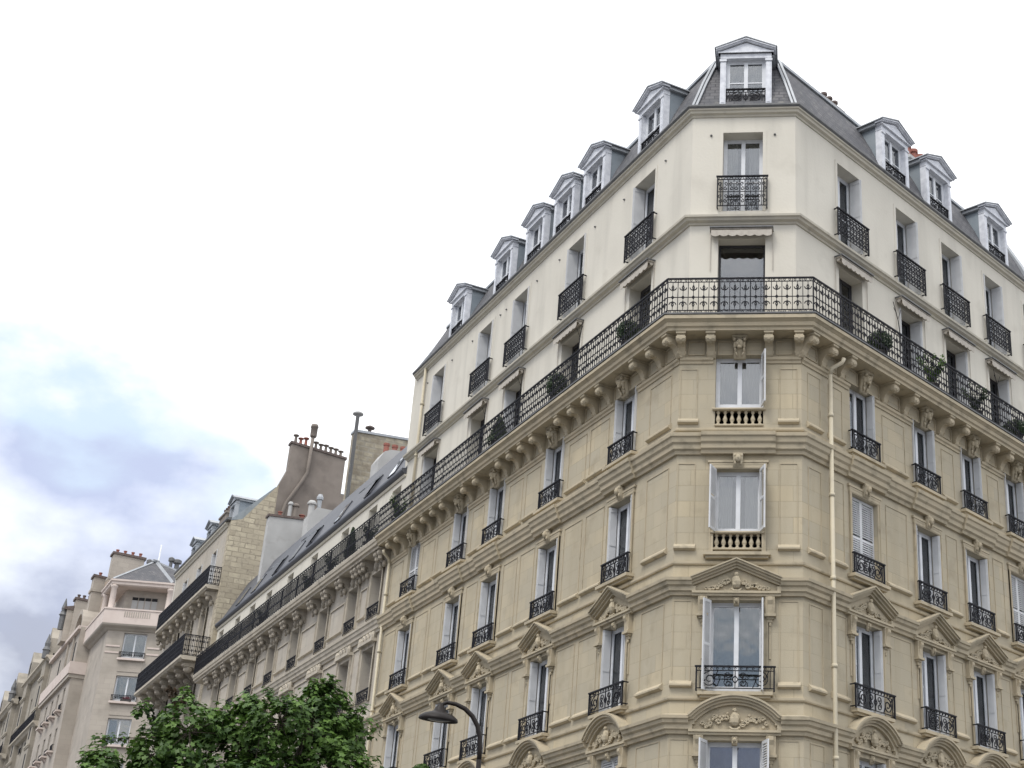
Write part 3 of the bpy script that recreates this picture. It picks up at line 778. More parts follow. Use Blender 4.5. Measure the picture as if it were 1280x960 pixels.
# windows per bay:  (curtain, shutter)
CFG = {
 'L': {'F7': [('sides', 'foldleft'), ('left', 'fold'), ('left', 'fold'), ('sides', 'fold'), ('left', 'fold')],
       'F5': [(None, None), ('left', None), (None, 'foldleft'), ('both', None), ('both', 'foldleft')],
       'F4': [(None, 'fold'), ('sides', 'fold'), (None, 'fold'), (None, 'fold'), ('both', 'closed')],
       'F3': [('right', 'fold'), ('both', 'fold'), (None, 'fold'), (None, 'fold'), (None, 'fold')],
       'F2': [(None, 'fold'), ('both', 'fold'), ('sides', 'fold'), ('both', 'fold'), (None, 'fold')],
       'F1': [('both', 'closed'), ('both', 'fold'), ('both', 'fold'), ('both', 'fold'), ('both', 'fold')]},
 'R': {'F7': [('both', 'foldright'), ('both', 'foldright'), ('left', 'foldright'), (None, 'fold'), ('both', 'foldright'), ('both', 'fold')],
       'F5': [(None, None), (None, 'fold'), (None, 'foldright'), (None, 'foldright'), ('both', None), (None, None)],
       'F4': [('left', 'foldright'), (None, 'fold'), ('both', 'fold'), ('sides', 'fold'), ('both', 'fold'), ('both', 'fold')],
       'F3': [(None, 'closed'), (None, 'fold'), (None, 'fold'), (None, 'closed'), (None, 'fold'), (None, 'fold')],
       'F2': [('sides', 'fold'), ('sides', 'fold'), ('both', 'fold'), (None, 'fold'), ('both', 'fold'), ('both', 'fold')],
       'F1': [(None, 'fold'), ('both', 'fold'), ('both', 'fold'), ('both', 'fold'), ('both', 'fold'), ('both', 'fold')]},
 'C': {'F7': [('both', None)], 'F5': [(None, None)], 'F4': [('both', (None, 104, .40))], 'F3': [('both', (108, 108, .40))], 'F2': [('dark', (122, 95, .30))], 'F1': [('both', (110, 110, .42))]}}
k_ = 0
for face in 'LCR':
    for i, s in enumerate(BAYS[face]):
        for st in ('F7', 'F5', 'F4', 'F3', 'F2', 'F1'):
            cu, sh = CFG[face][st][i]; w_ = wid(face, st); z0, z1 = ST[st][:2]; h_ = z1 - z0; k_ += 1
            d = UD if st in ('F7', 'F5') else 0.
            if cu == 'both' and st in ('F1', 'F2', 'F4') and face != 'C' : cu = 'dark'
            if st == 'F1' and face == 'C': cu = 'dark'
            gd = None; dep = .36 if st in ('F7', 'F5') else .21; bars = None
            if st == 'F7': gd = ((1.34 if face == 'C' else w_ + .36), .86 if face != 'C' else .98, 1, .04); bars = (.45, )
            elif st == 'F4': gd = (w_ + .16, .55, 0, .02)
            elif st in ('F3',): gd = (w_ + .16, .53, 0, .02)
            elif st == 'F2': gd = (w_ + (.50 if (face == 'C' or i == 0) else .22), .56, 0, .0)
            elif st == 'F1': gd = (w_ + .2, .55, 0, .0)
            if st == 'F5' and face == 'C': bars = 'single'
            if face == 'C' and st in ('F4', 'F3', 'F1'):
                gd = None; bh = .48 if st != 'F3' else .46
                put('balustrade', cached(('bal', st), lambda: baluster_mb(w_, bh).mesh('balustrade', TRIM, True)), A, fm(face, s, -.02, z0 - (.0 if st == 'F4' else -.08)) @ Matrix.Translation((-w_ / 2, 0, 0)))
            M_ = fm(face, s, d, z0) @ Matrix.Translation((-w_ / 2, 0, 0))
            if face == 'C' and st in ('F4', 'F3'):
                up = .52
                M_ = M_ @ Matrix.Translation((0, 0, up)); h_ -= up
            window(A, M_, w_, h_, bars, cu, gd, sh, frame_mat=DKFRAME if st == 'F5' else None, depth=dep, sd=k_, gy=-.20 if st == 'F2' else -.13)

# awnings over the balcony doors
def awning_mb(w_):
    mb = MB(); hw = w_ / 2
    mb.tube([(-hw, -.10, .0), (hw, -.10, .0)], .055, 8)
    mb.box(-hw - .02, hw + .02, -.22, 0.0, .055, .085)
    n = 7; pts = [(-hw, .0)]
    for i in range(n * 4 + 1):
        x = -hw + w_ * i / (n * 4); pts.append((x, -.13 - .045 * abs(sin(PI * i / 4))))
    pts.append((hw, .0))
    mb.prismy(pts, -.235, -.225)
    mb.prism([(-.10, .055), (-.235, .02), (-.235, .0), (-.10, .035)], -hw, hw)
    for s_ in (-1, 1): mb.bar((s_ * (hw + .02), -.03, .05), (s_ * (hw + .02), -.03, -1.1), .008)
    return mb
for face in 'LCR':
    aw = awning_mb(1.62 if face != 'R' else 1.5).mesh('awning', AWN)
    ah = (1.62 if face != 'R' else 1.5) / 2 + .04
    hb_ = MB().box(-ah, ah, -.27, 0.0, .087, .125).mesh('awning_hood', GUTTER)
    for s in BAYS[face]: put('awning_hood', hb_, put('awning', aw, A, fm(face, s, UD + .002, 21.20)))

# continuous balcony railing
def rail_run(x0, x1, h_=1.02, pitch=.27, r=.0095, lite=False):
    mb = MB(); L_ = x1 - x0; n = max(2, round(L_ / pitch)); p = L_ / n
    for z, rr in ((h_, .02), (h_ - .10, .010), (h_ * .47, .010), (.10, .011), (.02, .012)):
        mb.bar((x0, 0, z), (x1, 0, z), rr, rr)
    for i in range(n + 1):
        x = x0 + i * p; mb.bar((x, 0, 0), (x, 0, h_), r * (1.5 if i % 8 == 0 else 1.))
        if i == n: break
        xm = x + p / 2; mb.bar((xm, 0, .1), (xm, 0, h_ - .1), r * .8)
        if lite:
            mb.path([(xm - .05, 0, h_ * .47), (xm, 0, h_ * .47 + .07), (xm + .05, 0, h_ * .47), (xm, 0, h_ * .47 - .07), (xm - .05, 0, h_ * .47)], .01); continue
        # anchor motifs
        for zc, sg in ((h_ - .26, 1), (.27, -1)):
            mb.path([(xm + p * .34 * cos(a), 0, zc + sg * (.0 - .075 * sin(a))) for a in (0, .6, 1.2, PI / 2, 1.94, 2.54, PI)], .011)
            mb.path([(xm - .028, 0, zc), (xm, 0, zc + .07 * sg), (xm + .028, 0, zc), (xm, 0, zc - .10 * sg), (xm - .028, 0, zc)], .010)
        mb.path([(xm - .035, 0, h_ * .47), (xm, 0, h_ * .47 + .045), (xm + .035, 0, h_ * .47), (xm, 0, h_ * .47 - .045), (xm - .035, 0, h_ * .47)], .009)
        for q in (.25, .75):
            mb.path([(x + p * q + .03 * cos(a), 0, h_ - .05 + .03 * sin(a)) for a in (0, PI / 2, PI, 3 * PI / 2, 2 * PI)], .006)
            mb.path([(x + p * q + .03 * cos(a), 0, .06 + .03 * sin(a)) for a in (0, PI / 2, PI, 3 * PI / 2, 2 * PI)], .006)
    return mb
RD = .62
for face in 'LCR':
    a, b = xr(face, RD)
    put('balcony_railing', rail_run(a, b).mesh('balcony_railing', IRON), A, fm(face, 0, RD, 18.38))
# curved forked rods rising from the railing
def rod_mb(sg=1):
    mb = MB(); pts = [(0, 0, 0), (0, 0, .55), (.05 * sg, 0, .80), (.18 * sg, -.05, .98), (.38 * sg, -.12, 1.10)]
    mb.tube(pts, .013, 5); mb.tube([pts[-1], (.62 * sg, -.2, 1.12)], .009, 4); mb.tube([pts[-1], (.60 * sg, -.18, 1.32)], .009, 4); mb.tube([pts[-2], (.25 * sg, -.2, 1.2)], .008, 4)
    return mb
rl = rod_mb(1).mesh('curved_rod', IRON); rr_ = rod_mb(-1).mesh('curved_rod', IRON)
for f_, s_, m_ in (('L', 9.2, rl), ('L', 5.1, rl), ('L', 12.0, rl), ('R', 3.98, rr_), ('R', 9.5, rr_)): put('curved_rod', m_, A, fm(f_, s_, .5, 18.9))

# drainpipes
def pipe_mb(z0, z1, top=True):
    mb = MB(); mb.tube([(0, -.09, z0), (0, -.09, z1)], .055, 10)
    z = z0 + .8
    while z < z1: mb.tube([(0, -.09, z), (0, -.09, z + .09)], .072, 10); mb.box(-.02, .02, -.05, 0, z, z + .05); z += 2.15
    if top: mb.tube([(0, -.09, z1 - .02), (0, -.13, z1 + .15), (.13, -.38, z1 + .30), (.16, -.42, z1 + .42)], .055, 10)
    return mb
put('drainpipe', pipe_mb(.2, 17.25).mesh('drainpipe', PIPE, True), A, fm('R', .97, .12, 0))
put('drainpipe', pipe_mb(.2, 17.3, True).mesh('drainpipe', PIPE, True), A, fm('L', 21.25, .02, 0))
put('drainpipe', pipe_mb(18.4, 25.1, False).mesh('drainpipe', PIPE, True), A, fm('L', 20.35, UD, 0))
# small wall bolts on the render
BOLT = MB().blob((0, -.02, 0), (.035, .04, .035), 2, 6, 4).mesh('wall_bolt', GUTTER)
for face, ss_ in (('L', [s + q * 1.25 for s in BAYS['L'] for q in (-1, 1)]), ('C', [.65, 2.41])):
    for s_ in ss_: put('wall_bolt', BOLT, A, fm(face, s_, UD, 24.38))

# roof
put('mansard_roof', sweep([(UD + .02, 25.28), (UD - .02, 25.33), (-.75, 26.5), (-1.25, 27.55)], (S_END, 13.9)).mesh('mansard_roof', SLATE, fixn=True), A)
put('roof_top', sweep([(-1.22, 27.54), (-1.28, 27.63), (-5.5, 28.5)], (S_END, 13.9)).mesh('roof_top', ZINC), A)
mb = MB()
def hipline(sgn):
    pts = []
    for d, z in ((UD - .02, 25.33), (-.75, 26.5), (-1.25, 27.6)):
        c = corner_pts(d)[1 if sgn < 0 else 2]; pts.append(Vector((c.x, c.y, z)))
    return pts
for sg in (-1, 1):
    h = hipline(sg)
    for off in (-.05, .05):
        mb.path([p + Vector((off, -.03, .02)) for p in h], .03)
rg = corner_pts(-1.25, S_END, 13.9)
mb.path([Vector((p.x, p.y, 27.63)) for p in rg], .045)
put('roof_flashing', mb.mesh('roof_flashing', ZINCL), A)
# party walls with copings at both ends
def party(face, s, m):
    mb = MB(); th = .35 * (1 if face == 'L' else 1)
    x0 = xloc(face, s)
    pr = [(.02, 0), (.02, 25.3), (.05, 25.55), (.45, 26.3), (1.3, 27.9), (5.5, 28.8), (9, 28.8), (9, 0)]
    mb.prism([(y, z) for y, z in pr], *(sorted((x0, x0 - th)) if face == 'L' else sorted((x0, x0 + th))))
    return put('party_wall', mb.mesh('party_wall', m), A, fm(face, 0, UD, 0))
party('L', S_END, RENDER)
put('party_wall', MB().prism([(.02, 24.6), (.02, 25.3), (.05, 25.5), (.45, 26.4), (1.2, 27.85), (5.5, 28.8), (9, 28.8), (9, 24.6)], 13.9, 14.25).mesh('party_wall', RENDER), A, fm('R', 0, UD, 0))
put('coping', MB().prism([(-.04, 25.46), (.0, 25.58), (.40, 26.48), (1.15, 27.95), (1.4, 28.0), (1.25, 27.85), (.48, 26.38), (.1, 25.44)], 13.86, 14.31).mesh('coping', ZINCL), A, fm('R', 0, UD, 0))
put('flat_roof', MB().quad((14.2, -.02, 25.3), (R_END, -.02, 25.3), (R_END, 9, 25.4), (14.2, 9, 25.4)).mesh('flat_roof', ZINC), A, fm('R', 0, UD, 0))
mb = MB(); mb.prism([(-.04, 25.52), (.0, 25.62), (.43, 26.38), (1.28, 27.98), (1.33, 27.9), (.48, 26.28), (.1, 25.5)], -S_END - .39, -S_END + .04)
put('coping', mb.mesh('coping', ZINCL), A, fm('L', 0, UD, 0))

# dormers
def dormer(parent, M, w_=1.5, h_=1.82, body=WPAINT, cheek=ZINC, depth=1.5, guard=True, ped=True, sd=0):
    hw = w_ / 2; T = Matrix.Translation
    def b():
        mb = MB(); pw = .165
        mb.box(-hw, -hw + pw, 0, .22, 0, h_ - .18); mb.box(hw - pw, hw, 0, .22, 0, h_ - .18)
        mb.box(-hw, hw, 0, .22, h_ - .16, h_); mb.box(-hw + pw, hw - pw, 0, .22, -.02, .10)
        mb.box(-hw - .02, -hw + pw + .02, -.03, .0, h_ - .27, h_ - .20); mb.box(hw - pw - .02, hw + .02, -.03, 0, h_ - .27, h_ - .20)
        for s_ in (-1, 1):
            mb.box(s_ * (hw - .085) - .05, s_ * (hw - .085) + .05, -.012, 0, .14, h_ - .32)
        # pediment
        mb.prismy([(-hw - .06, h_), (hw + .06, h_), (hw + .06, h_ + .03), (0, h_ + .34), (-hw - .06, h_ + .03)], -.04, .15)
        mb.box(-hw - .07, hw + .07, -.07, .12, h_, h_ + .035)
        for s_ in (-1, 1):
            for (d, o0, o1) in ((.10, .02, .055), (.15, .055, .09)):
                a0, b0 = (s_ * (hw + .13), h_ + .02), (0, h_ + .36)
                mb.prismy([(a0[0], a0[1] + o0), (b0[0], b0[1] + o0), (b0[0], b0[1] + o1), (a0[0], a0[1] + o1)], -d, .15)
        return mb.mesh('dormer', body)
    D = put('dormer', cached(('dm', w_, h_, body.name), b), parent, M)
    def c():
        mb = MB()
        for s_ in (-1, 1): mb.box(*sorted((s_ * (hw - .02), s_ * (hw - .06))), .20, depth, -.1, h_)
        return mb.mesh('dormer_cheek', cheek)
    put('dormer_cheek', cached(('dc', w_, h_, cheek.name, depth), c), D)
    def r():
        mb = MB()
        for s_ in (-1, 1):
            a0, b0 = (s_ * (hw + .17), h_ + .10), (0, h_ + .47)
            mb.prismy([(a0[0], a0[1]), (b0[0], b0[1]), (b0[0], b0[1] + .035), (a0[0], a0[1] + .035)], -.17, depth + .4)
            mb.box(*sorted((s_ * (hw - .06), s_ * (hw + .10))), .15, depth, h_ - .0, h_ + .12)
        mb.box(-hw + .05, hw - .05, .15, depth, h_ - .02, h_ + .2)
        return mb.mesh('dormer_roof', ZINCL)
    put('dormer_roof', cached(('dr', w_, h_, depth), r), D)
    ww, hh = w_ - .335, h_ - .25
    put('dormer_window', cached(('df', ww, hh), lambda: frame_mesh(ww, hh, (.52,)).mesh('dormer_window', WHITE)), D, T((-ww / 2, .16, .10)))
    put('glass', cached(('dg', ww, hh), lambda: glass_mesh(ww, hh).mesh('glass', GLASS)), D, T((-ww / 2, .16, .10)))
    put('curtain', cached(('dcu', ww, hh), lambda: curtain_mb(.06, ww - .06, .06, hh - .06, .0).mesh('curtain', CURT, True, False)), D, T((-ww / 2, .34, .10)))
    if guard: put('railing', cached(('dgd', ww), lambda: guard_mesh(ww - .02, .50, 0).mesh('railing', IRON)), D, T((-ww / 2 + .01, .05, .12)))
    return D
for s in (2.86, 6.57, 8.73, 11.0, 13.67, 17.9): dormer(A, fm('L', s, UD - .10, 25.42))
for s in (5.46, 8.01, 11.68): dormer(A, fm('R', s, UD - .10, 25.42))
dormer(A, fm('C', 1.58, UD - .10, 25.42), 1.46)
# chimneys on the roof
def chimney(parent, M, w_, dpt, h_, npots, wallm, potm=TERRA, name='chimney', poth=.38, r=.10, cap=True, base=0.):
    mb = MB(); mb.box(-w_ / 2, w_ / 2, 0, dpt, base, h_)
    if cap: mb.box(-w_ / 2 - .07, w_ / 2 + .07, -.07, dpt + .07, h_, h_ + .12)
    o = put(name, mb.mesh(name, wallm), parent, M)
    for i in range(npots):
        x = -w_ / 2 + w_ * (i + .5) / npots
        pm = cached(('pot', poth, r, potm.name), lambda: MB().lathe(0, 0, [(r, 0), (r * .85, poth * .7), (r * .8, poth * .8), (r * 1.15, poth * .82), (r * 1.15, poth)], 9).mesh('chimney_pot', potm, False))
        put('chimney_pot', pm, o, Matrix.Translation((x, dpt / 2, h_ + (.12 if cap else 0))))
    return o
chimney(A, fm('R', 5.2, -2.4, 27.6), .9, .4, 1.4, 3, GREYREND, CLAYG)
chimney(A, fm('R', 10.35, -2.4, 27.6), 1.3, .45, 1.85, 3, WHITEREND, TERRA, poth=.6, r=.15)
chimney(A, fm('L', 17.4, -2.3, 27.2), 1.4, .45, 1.35, 3, GREYREND, CLAYG)

# ================================================================== NEIGHBOUR (long grey-stone block on the left street)
def Lx(s): return -s
B = empty('apartment_building', 'long pale stone block with dark sheet roof and skylights next to the corner building', 'building', tuple(fpt('L', 36, 0, 0)))
BI = B.matrix_basis.inverted() if False else Matrix.Translation(-Vector(fpt('L', 36, 0, 0)))
def bput(name, me, M): return put(name, me, B, BI @ M)
B0, B1 = 21.503, 50.6
WB = [22.75, 25.5, 29.3, 33.3, 37.0, 40.4, 43.8, 47.4]
WBU = [22.45, 25.2, 28.7, 33.0, 36.7, 40.3, 43.3, 46.2, 49.6]
SB = {'F4': (15.55, 17.32, 1.2), 'F3': (12.3, 14.35, 1.2), 'F2': (8.9, 11.1, 1.2), 'F1': (5.4, 7.7, 1.2)}
o = [(Lx(s) - v[2] / 2, Lx(s) + v[2] / 2, v[0], v[1]) for v in SB.values() for s in WB]
bput('stone_wall', wall_mb(-B1, -B0, 0, 18, o, .5).mesh('stone_wall', PALE), fm('L'))
o = [(Lx(s) - .5, Lx(s) + .5, 18.4, 20.72) for s in WBU if s < B1 - .6]
bput('rendered_wall', wall_mb(-B1, -B0, 18, 21.1, o, .35).mesh('rendered_wall', RENDER), fm('L', 0, UD))
bput('interior_wall', MB().quad((-B1, 2.2, 0), (-B0, 2.2, 0), (-B0, 2.2, 21), (-B1, 2.2, 21)).mesh('interior_wall', ROOMW), fm('L'))
for prof, m_ in (([(d, z + .07) for d, z in C4], PALETRIM), (C3, PALETRIM), (C2, PALETRIM),
                 ([(-.01, 17.92), (.50, 17.92), (.52, 18.0), (.60, 18.02), (.62, 18.1), (.58, 18.12), (.64, 18.17), (.66, 18.27), (.66, 18.31), (-.24, 18.32)], PALETRIM)):
    bput('cornice' if prof[2][1] < 17 else 'balcony_slab', sweep_line(prof, -B1, -B0).mesh('cornice', m_), fm('L'))
bput('gutter', sweep_line([(UD - .01, 21.02), (UD + .10, 21.05), (UD + .16, 21.10), (UD + .20, 21.16), (UD + .20, 21.24), (UD - .02, 21.26)], -B1, -B0).mesh('gutter', DKROOF), fm('L'))
bput('eave_moulding', sweep_line([(UD - .01, 20.92), (UD + .05, 20.92), (UD + .09, 21.01), (UD - .01, 21.02)], -B1, -B0).mesh('eave_moulding', RTRIM), fm('L'))
bput('mansard_roof', sweep_line([(-.20, 21.27), (-1.5, 23.85), (-1.6, 23.92), (-8, 24.6)], -B1, -B0).mesh('mansard_roof', DKROOF), fm('L'))
mb = rail_run(-B1, -B0, 1.02, .29, .014, True)
bput('balcony_railing', mb.mesh('balcony_railing', IRON), fm('L', 0, .62, 18.32))
SOOT_SHADE = mat('soot_and_shade_carved_stone', (.27, .24, .195), .95, var=(.40, .36, .30), vscale=2.2, bump=.3)  # brownish soot plus the deep shade of the corbel zone, painted into the colour
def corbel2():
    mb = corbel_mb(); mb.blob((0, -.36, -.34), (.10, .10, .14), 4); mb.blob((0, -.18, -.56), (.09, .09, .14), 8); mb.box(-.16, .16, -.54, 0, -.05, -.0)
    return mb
CORB2 = corbel2().mesh('corbel', SOOT_SHADE)
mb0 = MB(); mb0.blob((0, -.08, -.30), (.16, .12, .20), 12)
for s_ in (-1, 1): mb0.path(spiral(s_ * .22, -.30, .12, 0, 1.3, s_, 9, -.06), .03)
ORN = mb0.mesh('carved_ornament', SOOT_SHADE, True)
for s in WB:
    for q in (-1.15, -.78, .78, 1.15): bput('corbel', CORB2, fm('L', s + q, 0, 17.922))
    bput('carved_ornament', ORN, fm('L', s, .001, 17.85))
    for st, (z0, z1, w_) in SB.items():
        if st == 'F1': continue
        M_ = BI @ fm('L', s, 0, z0) @ Matrix.Translation((-w_ / 2, 0, 0))
        window(B, M_, w_, z1 - z0, None, 'both' if int(s * 7) % 3 else None, (w_ + .1, .48, 0, 0), None, depth=.42, sd=int(s * 3), gy=-.06)
        put('window_surround', cached(('bsr', st), lambda: surround(w_, z1 - z0, .13, .06).mesh('window_surround', PALETRIM)), B, M_ @ Matrix.Translation((0, -.001, 0)))
        if st == 'F3':
            mb1 = MB(); mb1.box(-.2, w_ + .2, -.22, 0, .14, .26); mb1.box(-.1, w_ + .1, -.12, 0, .26, .55)
            for k in range(7): mb1.blob((w_ * (k + .5) / 7, -.14, .36 + .09 * (k % 2)), (.10, .06, .10), k, 6, 4)
            for q in (-.12, w_ + .12): mb1.blob((q, -.14, .30), (.09, .09, .22), 3, 6, 5)
            put('window_head', cached('bhead', lambda: mb1.mesh('window_head', PALETRIM)), B, BI @ fm('L', s, .002, z1) @ Matrix.Translation((-w_ / 2, 0, 0)))
for a, b_ in zip(WB, WB[1:]):
    for pz0, pz1 in ((15.85, 17.0), (12.5, 14.6), (9.1, 11.1)):
        x1, x0 = -(a + .95), -(b_ - .95)
        mb1 = MB(); t = .05
        for q in ((x0, x1, pz1 - t, pz1), (x0, x0 + t, pz0, pz1 - t), (x1 - t, x1, pz0, pz1 - t)): mb1.box(q[0], q[1], -.05, 0, q[2], q[3])
        mb1.prism([(0, pz0 + .05), (-.10, pz0 - .03), (-.10, pz0 - .08), (0, pz0 - .12)], x0, x1)
        bput('wall_panel', mb1.mesh('wall_panel', PALETRIM), fm('L', 0, .001))
for s in WBU:
    if s > B1 - .8: continue
    window(B, BI @ fm('L', s, UD, 18.4) @ Matrix.Translation((-.5, 0, 0)), 1.0, 2.32, (.6,), 'both' if int(s) % 2 else 'left', None, None, depth=.30, sd=int(s))
# skylights
tilt = math.atan2(1.3, 2.58)
def skylight(open_=0.):
    mb = MB(); w2, h2 = .40, 1.05
    for q in ((-w2, -w2 + .06, 0, h2), (w2 - .06, w2, 0, h2), (-w2, w2, -.0, .06), (-w2, w2, h2 - .06, h2)): mb.box(q[0], q[1], -.045, .05, q[2], q[3])
    return mb
SKY_F = skylight().mesh('skylight', DKROOF)
SKY_G = MB().box(-.34, .34, -.044, -.036, .06, .99).mesh('glass', glassmat('skylight_glass', (.25, .27, .3), .75))
for s, a in ((23.9, 0), (26.8, .25), (30.8, 0), (34.9, .3), (37.7, 0), (40.6, .25), (44.5, 0), (47.5, 0)):
    M_ = fm('L', s, -.42, 21.72) @ Matrix.Rotation(-tilt, 4, 'X')
    f_ = bput('skylight', SKY_F, M_)
    put('glass', SKY_G, f_, Matrix.Translation((0, 0, .99)) @ Matrix.Rotation(-a, 4, 'X') @ Matrix.Translation((0, 0, -.99)))
    if a: put('skylight_sash', cached('ssh', lambda: MB().box(-.38, -.33, -.08, -.04, .03, 1.0).box(.33, .38, -.08, -.04, .03, 1.0).box(-.38, .38, -.08, -.04, .0, .05).mesh('skylight_sash', ZINCL)), f_, Matrix.Translation((0, 0, .99)) @ Matrix.Rotation(-a, 4, 'X') @ Matrix.Translation((0, 0, -.99)))
# chimney walls rising behind its roof
def slab(parent, I, s, th, outline, m, name):
    """wall across the block at distance s, outline in (inward, z)"""
    mb = MB(); mb.prism(outline, -s - th, -s)
    return put(name, mb.mesh(name, m), parent, I @ fm('L'))
def pots(parent, I, s, y0, y1, z, n, potm, h_=.42, r=.11, kinds=None):
    for i in range(n):
        y = y0 + (y1 - y0) * (i + .5) / n; hh = h_ * (1 if not kinds else kinds[i % len(kinds)])
        mb = MB().lathe(0, 0, [(r, 0), (r * .8, hh * .7), (r * .78, hh * .80), (r * 1.6, hh * .82), (r * 1.6, hh * .93), (r * .6, hh)], 9)
        put('chimney_pot', mb.mesh('chimney_pot', potm), parent, I @ fm('L', s + .25, -y, z))
ch = slab(B, BI, 36, .5, [(2.2, 20), (2.2, 28.2), (7.8, 28.55), (7.8, 20)], COARSE, 'chimney_wall')
ci = ch.matrix_local.inverted() @ BI
put('coping', MB().prism([(2.15, 28.2), (2.15, 28.32), (7.9, 28.67), (7.9, 28.55)], -36.56, -35.94).mesh('coping', ZINCL), ch, Matrix())
put('flue_pipe', MB().lathe(0, 0, [(.09, 21), (.09, 29.0), (.26, 29.0), (.26, 29.08), (.05, 29.2)], 10).mesh('flue_pipe', WHITEREND, True), ch, fm('L').inverted() @ fm('L', 35.7, -2.15))
for y in (3.0, 5.5): put('roof_vent', MB().lathe(0, 0, [(.09, 0), (.09, .3), (.24, .3), (.24, .36), (.05, .46)], 9).mesh('roof_vent', CLAYG), ch, fm('L').inverted() @ fm('L', 36.25, -y, 28.35))
c2 = slab(B, BI, 30, 1.0, [(1.7, 22), (1.7, 24.7), (1.95, 25.15), (2.3, 25.3), (4.0, 25.35), (4.0, 22)], WHITEREND, 'chimney')
for y in (2.15, 2.55, 2.95): put('chimney_pot', MB().lathe(0, 0, [(.13, 0), (.12, .3), (.15, .32), (.15, .42)], 9).mesh('chimney_pot', TERRA), c2, fm('L').inverted() @ fm('L', 30.5, -y, 25.3))
c3 = slab(B, BI, 43.6, .9, [(2.5, 22), (2.5, 26.1), (2.9, 26.6), (5.6, 26.6), (5.6, 22)], WHITEREND, 'chimney')
c4 = slab(B, BI, 45.5, .5, [(.9, 21), (.9, 26.25), (3.6, 26.45), (3.6, 21)], WHITEREND, 'chimney_wall')
put('coping', MB().prism([(.82, 26.25), (.82, 26.37), (3.7, 26.57), (3.7, 26.45)], -46.06, -45.44).mesh('coping', CLAYG), c4, Matrix())
for y, h_, r_, m_ in ((1.5, .3, .09, TERRA), (2.0, .95, .10, WHITEREND), (2.3, .9, .13, GREYREND), (2.7, .35, .12, TERRA), (3.15, 1.25, .17, WHITEREND), (3.55, 1.7, .12, ZINCL)):
    put('chimney_pot', MB().lathe(0, 0, [(r_, 0), (r_, h_ * .8), (r_ * 1.5, h_ * .82), (r_ * 1.5, h_ * .9), (r_ * .9, h_)], 10).mesh('chimney_pot', m_), c4, fm('L').inverted() @ fm('L', 45.75, -y, 26.4))

# ================================================================== BUILDING WITH THE BARE GABLE
Gb = empty('gabled_building', 'taller stone building with bare rubble gable, two black balconies and pots along its gable top', 'building', tuple(fpt('L', 57, 0, 0)))
GI = Matrix.Translation(-Vector(fpt('L', 57, 0, 0)))
def gput(name, me, M): return put(name, me, Gb, GI @ M)
G0, G1 = 50.605, 64.0
SG = [53.4, 57.0, 60.6]
o = [(Lx(s) - .62, Lx(s) + .62, a, b_) for s in SG for a, b_ in ((23.6, 26.15), (20.2, 22.5), (16.6, 18.9), (13.2, 15.4))]
gput('street_wall', wall_mb(-G1, -G0 - .5, 0, 27.2, o, .4).mesh('street_wall', PALE), fm('L'))
gput('interior_wall', MB().quad((-G1, 2, 0), (-G0, 2, 0), (-G0, 2, 27), (-G1, 2, 27)).mesh('interior_wall', ROOMW), fm('L'))
gput('end_wall', MB().prism([(0, 0), (0, 27.2), (2.4, 29.8), (12, 29.8), (12, 0)], -G1 - .3, -G1).mesh('end_wall', RENDER), fm('L'))
slab(Gb, GI, G0, .5, [(.0, 0), (.0, 27.25), (.6, 27.45), (2.35, 29.9), (2.35, 0)], RUBBLE, 'gable_wall')
gw = slab(Gb, GI, G0, .5, [(2.352, 0), (2.352, 29.9), (2.75, 31.0), (2.75, 32.6), (6.05, 32.3), (6.05, 30.1), (12, 30.1), (12, 0)], GREYREND, 'chimney_gable')
put('coping', MB().prism([(2.68, 32.6), (2.68, 32.74), (6.12, 32.44), (6.12, 32.3)], -G0 - .57, -G0 + .06).mesh('coping', CLAYG), gw, Matrix())
LI = fm('L').inverted()
kk = [.62, .5, .62, .5, .55, .5, .55, .5, .5, .45]
for i in range(10):
    y = 2.9 + 3.1 * (i + .3) / 10; z = 32.72 - (y - 2.7) * .09
    if i == 3: continue
    h_ = kk[i]; r = .085
    put('chimney_pot', MB().lathe(0, 0, [(r * 1.3, 0), (r, h_ * .4), (r * .9, h_ * .8), (r * 2., h_ * .82), (r * 2., h_ * .92), (r * .6, h_)], 9).mesh('chimney_pot', TERRA if i in (1, 2) else GREYREND), gw, LI @ fm('L', G0 + .25, -y, z))
put('flue_pipe', MB().tube([(-G0 + .14, 3.9, 33.75), (-G0 + .14, 3.86, 30.95), (-G0 + .14, 3.55, 30.2), (-G0 + .14, 2.9, 28.9), (-G0 + .14, 2.75, 28.2), (-G0 + .14, 2.75, 26)], .10, 9).lathe(-G0 + .14, 3.9, [(.17, 33.2), (.2, 33.3), (.2, 33.8), (.24, 33.82), (.2, 34.0)], 9).mesh('flue_pipe', GREYREND, True), gw, Matrix())
gput('cornice', sweep_line([(-.01, 27.0), (.06, 27.0), (.10, 27.12), (.18, 27.18), (.2, 27.26), (.0, 27.3)], -G1, -G0 - .5).mesh('cornice', RTRIM), fm('L'))
gput('gutter', sweep_line([(.0, 27.30), (.2, 27.29), (.24, 27.34), (.24, 27.42), (-.05, 27.44)], -G1, -G0).mesh('gutter', GUTTER), fm('L'))
gput('mansard_roof', sweep_line([(-.02, 27.42), (-2.3, 29.9), (-5, 30.3), (-11, 30.4)], -G1, -G0 - .5).mesh('mansard_roof', ZINC), fm('L'))
for s in (52.4, 57.9, 61.9): dormer(Gb, GI @ fm('L', s, -.35, 27.45), 1.25, 1.45, ZINCL, ZINC, 1.6, guard=False)
chimney(Gb, GI @ fm('L', 55.4, -.5, 27.4), 1.7, .5, 1.55, 4, GREYREND, CLAYG, poth=.5, r=.12)
mb = MB()
